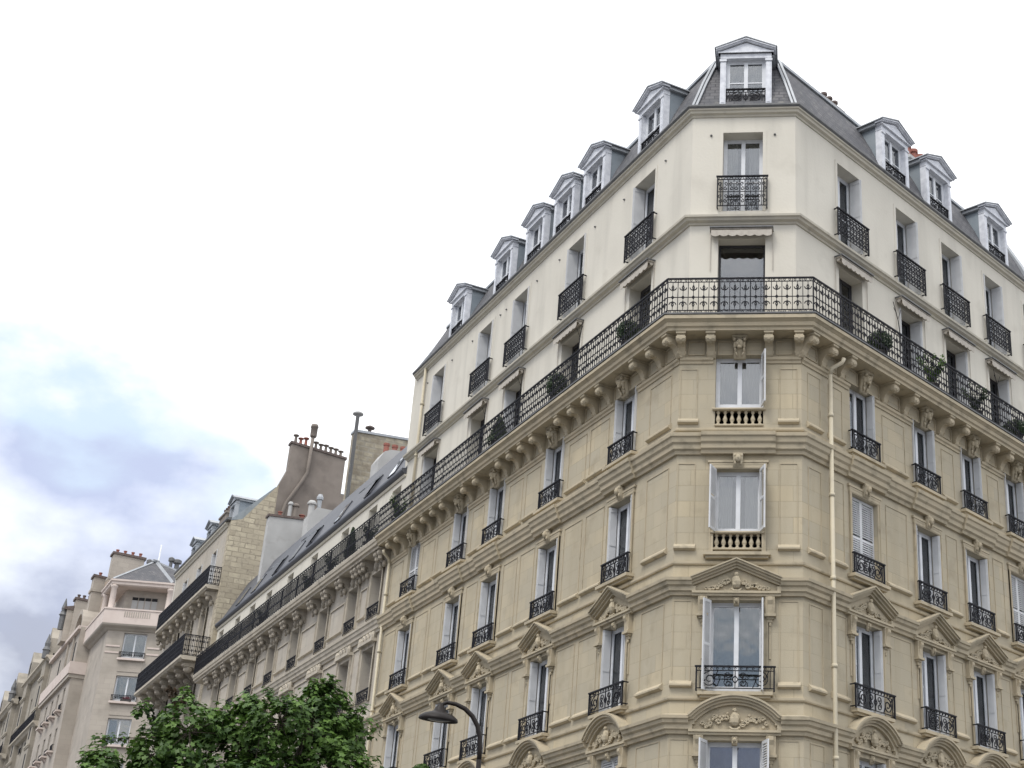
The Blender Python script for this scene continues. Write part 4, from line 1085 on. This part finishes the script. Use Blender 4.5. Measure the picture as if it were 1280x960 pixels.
for s in SG:
    for a, b_, cu in ((23.6, 26.15, 'both'), (20.2, 22.5, 'both'), (16.6, 18.9, None)):
        window(Gb, GI @ fm('L', s, 0, a) @ Matrix.Translation((-.62, 0, 0)), 1.24, b_ - a, (.6,), cu, None, 'fold' if a > 23 else None, depth=.32, sd=int(s))
        if a < 23: put('window_surround', cached(('gsr', a), lambda: surround(1.24, b_ - a, .16, .10).mesh('window_surround', PALETRIM)), Gb, GI @ fm('L', s, .001, a) @ Matrix.Translation((-.62, 0, 0)))
def box_balcony(z, d, s0, s1, h_=1.05, th=.22):
    sl = gput('balcony', sweep_line([(-.01, z), (d - .12, z), (d - .05, z + .06), (d, z + .08), (d, z + th), (-.01, z + th)], -s1, -s0).mesh('balcony', PALETRIM), fm('L'))
    def rot(r_): return r_
    put('railing', rail_run(-s1, -s0, h_, .22, .014).mesh('railing', IRON), sl, Matrix.Translation((0, -d + .05, z + th)))
    put('railing', rail_run(0, d - .07, h_, .2, .012).mesh('railing', IRON), sl, Matrix.Translation((-s0 - .02, -d + .06, z + th)) @ Matrix.Rotation(PI / 2, 4, 'Z'))
    n = 0; s = s0 + .4
    while s < s1:
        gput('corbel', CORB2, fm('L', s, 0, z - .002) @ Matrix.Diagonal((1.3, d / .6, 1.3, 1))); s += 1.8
box_balcony(23.28, .72, 50.9, 63.9)
box_balcony(19.2, 1.42, 50.9, 63.2, 1.15)
gput('quoin', MB().box(-G0 - 1.0, -G0 - .52, -.05, 0, 12, 23.2).mesh('quoin', PALETRIM), fm('L'))

# ================================================================== TOWER BUILDING ON THE NEXT CORNER
K0 = Vector(fpt('L', 88.9, 0, 0))
D_ = empty('tower_building', 'pinkish stone corner block with open roof loggia under a slate hipped roof', 'building', tuple(K0))
DI = Matrix.Translation(-K0)
def dput(name, me, M=Matrix()): return put(name, me, D_, DI @ M)
u1 = Vector((sin(rad(75)), cos(rad(75)), 0)); u2 = Vector((sin(rad(52)), cos(rad(52)), 0)); tL = FR['L'][1]
def plan(off=0., w_=4.15):
    """street side, front, right side; off = outward offset"""
    nL, n1, n2 = NRM['L'], Vector((u1.y, -u1.x, 0)), Vector((u2.y, -u2.x, 0))
    def inter(p, a, q, b_):
        d = a.x * b_.y - a.y * b_.x; w2 = q - p; t = (w2.x * b_.y - w2.y * b_.x) / d; return p + a * t
    k1 = K0 + u1 * w_
    a = K0 + nL * off; b_ = K0 + n1 * off; c = k1 + n2 * off
    return [a + tL * 8.2, inter(a, tL, b_, u1), inter(b_, u1, c, u2), c + u2 * 7]
def dprof(prof, w_=4.15):
    mb = MB(); n = 4
    for off, z in prof: mb.v += [(p.x, p.y, z) for p in plan(off, w_)]
    for i in range(len(prof) - 1):
        for k in range(3): mb.f.append((i * 4 + k, i * 4 + k + 1, (i + 1) * 4 + k + 1, (i + 1) * 4 + k))
    return mb
def frontM(x, z, off=0.):
    n1 = Vector((u1.y, -u1.x, 0)); p = K0 + u1 * x + n1 * off
    return Matrix.Translation((p.x, p.y, z)) @ Matrix.Rotation(math.atan2(u1.y, u1.x), 4, 'Z')
heads = (28.85, 25.5, 22.22, 18.9)
o = [(1.25, 3.0, h_ - 1.95, h_) for h_ in heads]
dput('front_wall', wall_mb(0, 4.15, 0, 29.1, o, .3).mesh('front_wall', PINK), frontM(0, 0))
pl = plan(0)
sw = MB(); sw.quad(*[(p.x, p.y, z) for p, z in ((pl[0], 0), (pl[1], 0), (pl[1], 29.1), (pl[0], 29.1))]); sw.quad(*[(p.x, p.y, z) for p, z in ((pl[2], 0), (pl[3], 0), (pl[3], 29.1), (pl[2], 29.1))])
dput('side_wall', sw.mesh('side_wall', PINK))
for h_ in heads:
    wn_ = window(D_, DI @ frontM(1.25, h_ - 1.95), 1.75, 1.95, None, 'left' if h_ < 23 else 'both', (1.85, .42, 0, 0), None, depth=.25, sd=3)
    put('window_sill', MB().box(-.15, 1.9, -.28, 0, -.22, -.06).mesh('window_sill', PINKTRIM), D_, DI @ frontM(1.25, h_ - 1.95, .001))
    put('spandrel_panel', MB().box(0, 1.75, -.04, 0, -1.1, -.35).mesh('spandrel_panel', PINK), D_, DI @ frontM(1.25, h_ - 1.95, .001))
for z in (27.7, 27.2):
    for a, b_ in ((.05, 1.1), (3.15, 4.1)): put('band', MB().box(a, b_, -.05, 0, z, z + .12).mesh('band', PINKTRIM), D_, DI @ frontM(0, 0, .001))
dput('cornice', dprof([(0, 28.95), (.12, 29.0), (.25, 29.12), (.45, 29.22), (.55, 29.3), (.6, 29.42)]).mesh('cornice', PINK))
dput('parapet', dprof([(.6, 29.42), (.6, 30.5), (.66, 30.52), (.66, 30.64), (.4, 30.64), (.4, 29.45), (-4, 29.45)]).mesh('parapet', PINKTRIM))
mb = MB()
for i in range(12): mb.box(1.1 + i * .17, 1.18 + i * .17, -.02, 0, 29.95, 30.4)
dput('parapet_fluting', mb.mesh('parapet_fluting', PINK), frontM(0, 0, .601))
dput('loggia_wall', dprof([(-.9, 29.45), (-.9, 32.5)]).mesh('loggia_wall', PINK))
wl = plan(-.9)
for i in range(4):
    put('loggia_window', cached('lgw', lambda: MB().box(0, .42, -.02, .0, 0, 1.75).mesh('loggia_window', WHITEREND)), D_, DI @ frontM(1.2 + i * .5, 30.1, -.89))
    put('loggia_lintel', cached('lgl', lambda: MB().box(0, .42, -.05, .0, 1.62, 1.85).mesh('loggia_lintel', DARK)), D_, DI @ frontM(1.2 + i * .5, 30.1, -.885))
for p in (plan(.15)[1], plan(.15)[2], plan(.15)[1] + tL * 3.4, plan(.15)[2] + u2 * 3.2):
    put('column', MB().lathe(0, 0, [(.30, 30.6), (.24, 30.7), (.22, 32.3), (.30, 32.4), (.3, 32.55)], 12).mesh('column', PINKTRIM, True), D_, DI @ Matrix.Translation((p.x, p.y, 0)))
def plan2(off):
    a, b_, c, d = plan(off); return [b_ + tL * 4.4, b_, c, c + u2 * 4.6]
mb = MB(); pr = [(-3, 32.52), (.35, 32.52), (.45, 32.6), (.45, 32.78), (.55, 32.84), (.55, 32.98), (.2, 33.0)]
for off, z in pr: mb.v += [(p.x, p.y, z) for p in plan2(off)]
for i in range(len(pr) - 1):
    for k in range(3): mb.f.append((i * 4 + k, i * 4 + k + 1, (i + 1) * 4 + k + 1, (i + 1) * 4 + k))
dput('roof_cornice', mb.mesh('roof_cornice', PINKTRIM))
q = plan2(.4); n1 = Vector((u1.y, -u1.x, 0)); ap = K0 + u1 * 2.15 - n1 * 2.3
mb = MB()
for k in range(3): mb.poly([(q[k].x, q[k].y, 33.0), (q[k + 1].x, q[k + 1].y, 33.0), (ap.x, ap.y, 35.4)])
bk = ap - n1 * 4
mb.poly([(q[3].x, q[3].y, 33.0), (bk.x, bk.y, 33.0), (ap.x, ap.y, 35.4)]); mb.poly([(q[0].x, q[0].y, 33.0), (ap.x, ap.y, 35.4), (bk.x, bk.y, 33.0)])
dput('hipped_roof', mb.mesh('hipped_roof', SLATE))
mb = MB()
for k in range(4): mb.bar((q[k].x, q[k].y, 33.03), (ap.x, ap.y, 35.44), .14 if k == 2 else .07, .04)
mb.blob((ap.x, ap.y, 35.45), (.35, .35, .14), 1)
dput('hip_flashing', mb.mesh('hip_flashing', ZINCL))
# tall chimneys behind the loggia, drawn across the block
GREYB = mat('brown_stained_stone', (.40, .31, .235), .95, var=(.36, .32, .27), vscale=.8, bump=.3)
def cslab(s, th, y0, y1, z0, z1, m, npot, potm=TERRA, band=None, par=None, I=None):
    par = par or D_; I = I or DI
    c = put('chimney', MB().prism([(y0, z0), (y0, z1), (y1, z1 - .1), (y1, z0)], -s - th, -s).mesh('chimney', m), par, I @ fm('L'))
    put('chimney_cap', MB().prism([(y0 - .12, z1), (y0 - .12, z1 + .2), (y1 + .12, z1 + .1), (y1 + .12, z1 - .1)], -s - th - .1, -s + .1).mesh('chimney_cap', CLAYG), c, Matrix())
    if band: put('chimney_band', MB().prism([(y0 - .1, band), (y0 - .1, band + .25), (y1 + .1, band + .2), (y1 + .1, band)], -s - th - .08, -s + .08).mesh('chimney_band', PINK), c, Matrix())
    for i in range(npot):
        put('chimney_pot', MB().lathe(0, 0, [(.13, 0), (.11, .35), (.15, .38), (.15, .46)], 8).mesh('chimney_pot', potm), c, LI @ fm('L', s + th / 2, -(y0 + (y1 - y0) * (i + .5) / npot), z1 + .1))
    return c
cslab(97.2, 1.2, .45, 3.0, 30, 37.45, PINK, 4, band=35.2)
dput('chimney_base', MB().prism([(.35, 30), (.35, 35.15), (3.1, 35.05), (3.1, 30)], -98.5, -97.1).mesh('chimney_base', GREYB), fm('L'))
cslab(99, 1.2, -.5, .5, 30, 35.7, PINK, 1, band=34.4)
mb = MB()
mb.tube([fpt('L', 92, -3.3, 33), fpt('L', 92, -3.3, 37.4)], .06, 6)
dput('antenna_mast', mb.mesh('antenna_mast', WHITE, True))
for d, z, r in ((-2.6, 35.9, .14), (-4.3, 36.4, .14), (-4.8, 36.3, .2)):
    dput('flue_pipe', MB().lathe(0, 0, [(r, 33), (r, z - .3), (r * 1.8, z - .25), (r * 1.8, z), (r * .8, z + .1)], 9).mesh('flue_pipe', GUTTER), fm('L', 92, d))
dput('chimney', MB().prism([(4.3, 30), (4.3, 34.6), (6.5, 34.7), (6.5, 30)], -92.9, -92.1).mesh('chimney', GREYREND), fm('L'))
# projecting wing beyond the tower
def hb(name, s0, s1, d0, d1, z0, z1, m, par=None, I=None):
    return put(name, MB().box(-s1, -s0, -d1, -d0, z0, z1).mesh(name, m), par or D_, (I or DI) @ fm('L'))
o = [(Lx(s) - .55, Lx(s) + .55, z, z + 1.9) for s in (99.4, 102.6, 105.8, 109.0) for z in (24.2, 20.9, 17.6, 14.3)]
dput('wing_wall', wall_mb(-112.9, -97, 0, 26.9, o, .3).mesh('wing_wall', PINK), fm('L', 0, 1.0))
dput('wing_side', MB().quad((-97, -1.0, 0), (-97, 1, 0), (-97, 1, 30.8), (-97, -1.0, 30.8)).mesh('wing_side', PINK), fm('L'))
dput('interior_wall', MB().quad((-112.9, .2, 0), (-97.1, .2, 0), (-97.1, .2, 31), (-112.9, .2, 31)).mesh('interior_wall', DARK), fm('L'))
for s in (99.4, 102.6, 105.8, 109.0):
    for z in (24.2, 20.9, 17.6):
        window(D_, DI @ fm('L', s, 1.0, z) @ Matrix.Translation((-.55, 0, 0)), 1.1, 1.9, None, 'both', (1.2, .5, 0, 0), None, depth=.25, sd=2)
        put('balconet', cached('bln', lambda: MB().box(-.15, 1.25, -.45, 0, -.16, -.02).prism([(0, -.16), (-.35, -.16), (0, -.5)], .1, .3).prism([(0, -.16), (-.35, -.16), (0, -.5)], .8, 1.0).mesh('balconet', PINKTRIM)), D_, DI @ fm('L', s, 1.001, z) @ Matrix.Translation((-.55, 0, 0)))
hb('wing_cornice', 96.9, 113, 0.0, 1.25, 26.55, 26.85, PINK)
hb('wing_parapet', 96.8, 113, 0.0, 1.32, 26.86, 27.85, PINKTRIM)
hb('wing_attic', 97.6, 113, -2, .85, 27.86, 30.7, PINK)
hb('wing_attic_cornice', 97.4, 113.1, -2, 1.15, 30.71, 31.0, PINKTRIM)
for s in (99.5, 101.5, 104.5, 107.5): hb('attic_window', s - .3, s + .3, .84, .87, 28.4, 30.0, DARK)
hb('attic_pier', 100.2, 100.6, .86, 1.0, 27.9, 30.6, PINK); hb('attic_pier', 103.2, 103.6, .86, 1.0, 27.9, 30.6, PINK)
# arched lucarne on the attic
mb = MB(); n = 12
arc_o = [(-100 + 2.2 * cos(PI * i / n), 31.0 + 1.9 * sin(PI * i / n)) for i in range(n + 1)]; arc_i = [(-100 + 1.8 * cos(PI * i / n), 31.0 + 1.5 * sin(PI * i / n)) for i in range(n + 1)]
for i in range(n): mb.prismy([arc_o[i], arc_o[i + 1], arc_i[i + 1], arc_i[i]], -.9, 1.5)
mb.prismy(arc_i, -.3, 1.4)
dput('arched_lucarne', mb.mesh('arched_lucarne', PINK), fm('L'))
dput('lucarne_window', MB().prismy([(x * .999 - .1, z) for x, z in [(-100 + 1.5 * cos(PI * i / n), 31.05 + 1.2 * sin(PI * i / n)) for i in range(n + 1)]], -.33, -.305).mesh('lucarne_window', DARK), fm('L'))
cslab(104, 1.0, -1.0, .35, 30.9, 34.75, PINK, 3, CLAYG)
c_ = hb('stone_gable', 104.2, 106.2, -.2, 1.55, 31, 33.8, PINK)
dput('gable_cap', MB().prism([(-1.8, 33.8), (-1.8, 34.0), (-.6, 34.3), (.4, 34.0), (.4, 33.8)], -106.3, -104.1).mesh('gable_cap', CLAYG), fm('L'))
dput('pinnacle', MB().lathe(0, 0, [(.25, 32), (.25, 33.2), (.36, 33.3), (.18, 33.6), (.24, 33.9), (.03, 34.8)], 8).mesh('pinnacle', GUTTER), fm('L', 104.5, 1.75))

# ================================================================== FAR STONE BUILDINGS
FARST = mat('far_weathered_stone', (.40, .36, .295), .9, var=(.33, .30, .25), vscale=.5, stain=((.22, .20, .165), .9, .5, .8), bump=.2, brick=(.8, .45, (.38, .345, .29), (.28, .25, .21), .01))
def far_block(label, s0, s1, d, ztop, seed, zc):
    rnd = random.Random(seed); P_ = Vector(fpt('L', (s0 + s1) / 2, 0, 0)); E = empty('apartment_building', label, 'building', tuple(P_)); I = Matrix.Translation(-P_)
    n = max(2, int((s1 - s0) / 3.3)); ss = [s0 + (s1 - s0) * (i + .5) / n for i in range(n)]
    zs = [z for z in (10.3, 13.7, 17.1, 20.5, 23.9, 27.2) if z + 2.1 < ztop - .3]
    o = [(-s - .55, -s + .55, z, z + 1.95) for s in ss for z in zs]
    put('street_wall', wall_mb(-s1, -s0, 0, ztop, o, .35).mesh('street_wall', FARST), E, I @ fm('L', 0, d))
    put('end_wall', MB().quad((-s0, -d, 0), (-s0, 8, 0), (-s0, 8, ztop + 1.5), (-s0, -d, ztop)).mesh('end_wall', FARST), E, I @ fm('L'))
    put('interior_wall', MB().quad((-s1, 1.6, 0), (-s0, 1.6, 0), (-s0, 1.6, ztop), (-s1, 1.6, ztop)).mesh('interior_wall', DARK), E, I @ fm('L', 0, d))
    for s in ss:
        for z in zs: window(E, I @ fm('L', s, d, z) @ Matrix.Translation((-.55, 0, 0)), 1.1, 1.95, None, 'both' if rnd.random() < .5 else None, (1.2, .5, 0, 0) if z < 27 else None, None, depth=.3, sd=seed)
    for zz in zc + [ztop - .3]:
        put('cornice', sweep_line([(d - .01, zz), (d + .3, zz + .05), (d + .45, zz + .25), (d + .6, zz + .32), (d + .6, zz + .48), (d - .01, zz + .5)], -s1 - .2, -s0 + .3).mesh('cornice', PALETRIM), E, I @ fm('L'))
    for zz in zc: put('railing', rail_run(-s1, -s0, .9, .3, .02).mesh('railing', IRON), E, I @ fm('L', 0, d + .55, zz + .5))
    put('mansard_roof', sweep_line([(d - .1, ztop + .2), (d - 1.5, ztop + 2.2), (-8, ztop + 2.6)], -s1, -s0).mesh('mansard_roof', DKROOF), E, I @ fm('L'))
    # projecting stone bays crowned by gables with pinnacles
    for bi, s in enumerate(ss[::3]):
        put('bay', MB().box(-s - 1.3, -s + 1.3, -d - .4, -d, 9, ztop + .6).mesh('bay', FARST), E, I @ fm('L'))
        put('bay_gable', MB().prismy([(-s - 1.1, ztop + .6), (-s + 1.1, ztop + .6), (-s + 1.1, ztop + 2.0), (-s + .5, ztop + 2.5), (-s, ztop + 3.2), (-s - .5, ztop + 2.5), (-s - 1.1, ztop + 2.0)], -d - .35, -d + .9).mesh('bay_gable', FARST), E, I @ fm('L'))
        for zb_ in (13.2, 16.6, 20.0, 23.4, 26.7, 29.6):
            if zb_ < ztop: put('bay_band', cached('bayband', lambda: MB().box(-1.42, 1.42, -.14, 0, 0, .14).box(-1.36, 1.36, -.08, 0, -.14, -.002).mesh('bay_band', PALETRIM)), E, I @ fm('L', s, d + .4, zb_)); put('bay_window', cached('bayw', lambda: MB().box(-.4, .4, -.012, 0, -2.6, -.6).mesh('bay_window', DARK)), E, I @ fm('L', s, d + .4, zb_))
        put('bay_window', MB().box(-s - .45, -s + .45, -d - .37, -d - .355, ztop + .9, ztop + 2.1).mesh('bay_window', DARK), E, I @ fm('L'))
        if bi % 2 == 0: put('pinnacle', MB().lathe(0, 0, [(.3, ztop), (.3, ztop + .7), (.38, ztop + .8), (.22, ztop + 1.1), (.25, ztop + 1.4), (.03, ztop + 2.3)], 7).mesh('pinnacle', GUTTER), E, I @ fm('L', s - 1.2, d + .6))
    for s in ss[1::2]: cslab(s, .9, -.6, 1.2, ztop, ztop + rnd.uniform(2.6, 4.), PALE, 2, CLAYG, par=E, I=I)
    return E
far_block('farther stone building with gabled bays and chimneys, left of the pinkish wing', 113.1, 129, .9, 31.3, 5, [25.0])
far_block('farthest weathered stone building at the left edge of the picture', 129.3, 158, 1.5, 29.9, 9, [24.2])

# ================================================================== FOLIAGE
def leaf(mb, p, n, size, rnd):
    """one lobed leaf"""
    n = Vector(n).normalized(); a = n.orthogonal().normalized(); a = (Matrix.Rotation(rnd.uniform(0, 2 * PI), 3, n) @ a); b_ = n.cross(a)
    pts = [(0, -.5), (.32, -.42), (.25, -.12), (.55, .08), (.22, .18), (0, .62), (-.22, .18), (-.55, .08), (-.25, -.12), (-.32, -.42)]
    base = len(mb.v)
    for x, y in pts: mb.v.append(tuple(p + a * x * size + b_ * y * size + n * (abs(x) * -.25 * size)))
    mb.f.append(tuple(range(base, base + len(pts))))
def smallleaf(mb, p, n, size, rnd):
    n = Vector(n).normalized(); a = n.orthogonal().normalized(); a = (Matrix.Rotation(rnd.uniform(0, 2 * PI), 3, n) @ a); b_ = n.cross(a); base = len(mb.v)
    for x, y in ((0, -.5), (.28, 0), (0, .5), (-.28, 0)): mb.v.append(tuple(p + a * x * size + b_ * y * size))
    mb.f.append((base, base + 1, base + 2, base + 3))
def rv(rnd):
    while True:
        v = Vector((rnd.uniform(-1, 1), rnd.uniform(-1, 1), rnd.uniform(-1, 1)))
        if .05 < v.length < 1: return v
def tree_pt(px, py, dep=0.):
    return Vector((-8.09 + (px - 290) * .014 - .24 * dep, -5.27 + (px - 290) * .0056 + .97 * dep, 6.06 + (960 - py) * .0156))
rnd = random.Random(11)
lobes = [(385, 893, .72, 0), (392, 862, .42, .1), (300, 885, .38, .2), (428, 905, .62, .5), (345, 905, .70, -.5), (290, 925, .78, .3), (232, 922, .70, -.2), (250, 900, .42, .6), (190, 945, .62, .3), (140, 978, .50, -.3), (435, 955, .62, -.3), (390, 960, .95, .2),
         (320, 985, 1.05, -.4), (240, 1000, 1.05, .2), (180, 1020, .8, 0), (420, 1030, 1.0, 0), (330, 1060, 1.3, .4), (250, 1080, 1.2, -.3), (310, 960, .7, 1.2), (400, 985, .9, 1.3), (230, 970, .8, 1.2), (300, 1130, 1.3, .3)]
trunk_base = tree_pt(300, 960, .3); trunk_base.z = 0
tr = MB()
fork = tree_pt(300, 1190, .3); fork.x = trunk_base.x + .1
tr.tube([trunk_base, trunk_base + Vector((.03, 0, .4)), fork * .5 + trunk_base * .5, fork], [.21, .16, .14, .12], 12)
lf = MB()
for px, py, r, dep in lobes:
    c = tree_pt(px, py, dep)
    m1 = fork.lerp(c, .5) + Vector((rnd.uniform(-.2, .2), rnd.uniform(-.2, .2), .15))
    tr.tube([fork - Vector((0, 0, .2)), m1, c], [.075, .045, .018], 6)
    ncl = int(38 * r * r) + 9
    for k in range(ncl):
        v = rv(rnd); v = v.normalized() * (.45 + .62 * rnd.random()) * r; v.z *= .86; cc = c + v
        tr.tube([c + v * .15, cc], [.012, .004], 4, False)
        crd = rnd.uniform(.14, .27)
        for q in range(rnd.randint(22, 42)):
            w2 = rv(rnd); p = cc + w2 * crd
            n_ = (w2 * .6 + v.normalized() * .5 + Vector((0, 0, .7)) + rv(rnd) * .6)
            leaf(lf, p, n_, rnd.uniform(.085, .165), rnd)
for (x0, y0), (x1, y1) in (((190, 930), (112, 938)), ((430, 900), (452, 868)), ((440, 930), (468, 948)), ((385, 870), (378, 838)), ((160, 905), (172, 888)), ((340, 880), (318, 858)), ((235, 890), (214, 866)), ((440, 880), (398, 842)), ((150, 955), (105, 958))):
    a, b_ = tree_pt(x0, y0), tree_pt(x1, y1); tr.tube([a, b_], [.014, .005], 4, False)
    for k in range(7):
        cc = a.lerp(b_, (k + .5) / 7)
        for q in range(13):
            w2 = rv(rnd); leaf(lf, cc + w2 * .13, w2 + Vector((0, 0, 1)), rnd.uniform(.07, .115), rnd)
T_ = empty('street_tree', 'dark green broad-leaved street tree whose crown rises in front of the long pale block', 'tree', tuple(trunk_base))
TI = Matrix.Translation(-trunk_base)
put('trunk', tr.mesh('trunk', BARK, True), T_, TI)
put('crown', lf.mesh('crown', LEAF, False, False), T_, TI)

def shrub(name, label, cat, face, s, d, z, r, rzz, leafm=BOX, n=700, shape='ball', pot=True, group=None, size=.05):
    n = int(n * 2.6); size *= 1.15
    rnd = random.Random(int(s * 100)); p0 = fpt(face, s, d, z); E = empty(name, label, cat, tuple(p0), group); mb = MB()
    ph = .28 if pot else 0
    for i in range(n):
        v = rv(rnd).normalized() * (.6 + .45 * rnd.random() ** .6)
        if shape == 'ball': p = Vector((v.x * r, v.y * r, ph + rzz + v.z * rzz))
        elif shape == 'cone':
            t = rnd.random(); a = rnd.uniform(0, 2 * PI); q = r * (1 - t) ** .8 * rnd.uniform(.6, 1.08) + .03; p = Vector((q * cos(a), q * sin(a), ph + t * rzz * 2)); v = Vector((cos(a), sin(a), .3))
        else:
            st = i % 9; a = st * 2.4; t = rnd.random(); b0 = Vector((cos(a), sin(a), 0)) * r * t ** 1.4; p = b0 + Vector((0, 0, ph + rzz * 2 * t * (.7 + .3 * ((st * 37) % 10) / 10))) + rv(rnd) * .09
        smallleaf(mb, p, v + rv(rnd) * .8, rnd.uniform(.8, 1.6) * size, rnd)
    put('foliage', mb.mesh('foliage', leafm, False, False), E)
    if shape != 'ball' or pot:
        st_ = MB()
        if shape == 'loose':
            for k in range(9): a = k * 2.4; st_.tube([(0, 0, ph), (cos(a) * r * .3, sin(a) * r * .3, ph + rzz), (cos(a) * r, sin(a) * r, ph + rzz * 1.5)], [.01, .008, .004], 4)
        else: st_.tube([(0, 0, .1), (0, 0, ph + rzz)], .02, 5)
        put('stem', st_.mesh('stem', BARK), E)
    if pot: put('pot', MB().lathe(0, 0, [(.13, 0), (.19, .24), (.21, .25), (.21, .30), (.17, .30)], 12).mesh('pot', POT, True), E)
    return E
GP = 'potted plants on the long balcony'
shrub('potted_bush', 'clipped round bush behind the balcony railing, nearest the cut-off corner on the left face', 'potted plant', 'L', 2.2, .38, 18.34, .33, .34, group=GP)
shrub('potted_bush', 'clipped rounded bush behind the balcony railing below the second awning of the left face', 'potted plant', 'L', 6.66, .38, 18.34, .32, .42, group=GP)
shrub('potted_bush', 'pointed dark bush behind the balcony railing below the third awning of the left face', 'potted plant', 'L', 10.89, .38, 18.34, .34, .45, shape='cone', n=900, group=GP)
shrub('potted_bush', 'loose leafy plant at the far end of the cream building balcony', 'potted plant', 'L', 20.1, .38, 18.34, .35, .45, shape='loose', n=500, leafm=LEAF, group=GP)
shrub('potted_bush', 'round box bush behind the railing just right of the cut-off corner', 'potted plant', 'R', 3.1, .38, 18.34, .34, .32, group=GP)
shrub('potted_bush', 'loose leafy plant behind the railing below the second awning of the right face', 'potted plant', 'R', 5.76, .38, 18.34, .38, .48, shape='loose', n=600, leafm=LEAF, group=GP)
shrub('potted_bush', 'straggling plant behind the railing below the third awning of the right face', 'potted plant', 'R', 8.2, .38, 18.34, .36, .42, shape='loose', n=500, group=GP)
shrub('potted_bush', 'low round bush behind the railing at the right edge of the picture', 'potted plant', 'R', 10.6, .38, 18.34, .38, .28, group=GP)
shrub('potted_cypress', 'slim dark pointed cypress on the pale block balcony beside the cream building', 'potted plant', 'L', 25.6, .35, 18.33, .22, .62, shape='cone', n=1200)
for s, lb in ((23.4, 'bushy plant on the pale block balcony between its first and second doors'), (28.2, 'second bushy plant from the cypress on the pale block balcony'), (31.4, 'leafy plant on the pale block balcony below the third skylight'), (38.6, 'leafy plant on the far half of the pale block balcony')):
    shrub('potted_plant', lb, 'potted plant', 'L', s, .35, 18.33, .28, .36, shape='loose', n=350, leafm=BOX, group='small plants on the pale block balcony')
shrub('window_plant', 'green trailing plant on a first-floor window sill behind the street lamp', 'potted plant', 'L', 14.9, .36, 8.62, .30, .22, leafm=LEAF, n=420, shape='ball', pot=False, size=.07)
shrub('climbing_shrub', 'reddish straggling shrub hanging under the lower balcony of the gabled building', 'shrub', 'L', 53.0, .75, 16.6, .75, .75, leafm=REDLEAF, n=420, shape='loose', pot=False, size=.13)
shrub('climbing_shrub', 'dark green shrub against the wall of the gabled building above the tree', 'shrub', 'L', 55.6, .7, 14.4, 1.2, 1.5, leafm=BOX, n=900, shape='loose', pot=False, size=.17)
pf = K0 + u1 * 2.3 + Vector((u1.y, -u1.x, 0)) * .15
E_ = empty('flower_box', 'pink flowers on the window sill of the pinkish tower, second window down', 'flower box', (pf.x, pf.y, 23.5)); mb = MB(); rnd = random.Random(5)
for i in range(300): v = rv(rnd); smallleaf(mb, Vector((v.x * .45, v.y * .14, .24 + v.z * .17)), v, .07, rnd)
put('flowers', mb.mesh('flowers', FLOWER, False, False), E_); put('trough', MB().box(-.4, .4, -.09, .09, 0, .16).mesh('trough', POT), E_)

# ================================================================== STREET LAMP
LP = Vector((-1.34, -13.62, 0)); E_ = empty('street_lamp', 'dark bronze street lamp with a saucer-shaped head on a curved swan-neck arm', 'street lamp', tuple(LP))
dx = Vector((-.97, -.22, 0)).normalized()
put('pole', MB().lathe(0, 0, [(.16, .13), (.16, .5), (.11, .62), (.085, .9), (.06, 1.1), (.05, 3), (.035, 4.9)], 14).mesh('pole', LAMPM, True), E_)
arm = [(0, 4.85), (0, 5.05), (-.015, 5.2), (-.06, 5.35), (-.14, 5.48), (-.25, 5.575), (-.38, 5.63), (-.50, 5.645), (-.56, 5.62), (-.575, 5.57)]
put('arm', MB().tube([tuple(-dx * a + Vector((0, 0, z))) for a, z in arm], [.033] * 6 + [.030, .028, .026, .026], 10).mesh('arm', LAMPM, True), E_)
hd = dx * .60; hp = put('lamp_head', MB().lathe(0, 0, [(.035, .23), (.045, .20), (.07, .165), (.085, .125), (.12, .11), (.20, .085), (.262, .04), (.272, .0), (.262, -.006), (.24, .015), (.05, .04)], 24).mesh('lamp_head', LAMPM, True), E_, Matrix.Translation((hd.x, hd.y, 5.395)) @ Matrix.Rotation(rad(4), 4, 'X') @ Matrix.Rotation(rad(5), 4, 'Y'))
put('lens', MB().blob((0, 0, .012), (.15, .15, .03), 0, 18, 6).mesh('lens', LENS, True), hp)
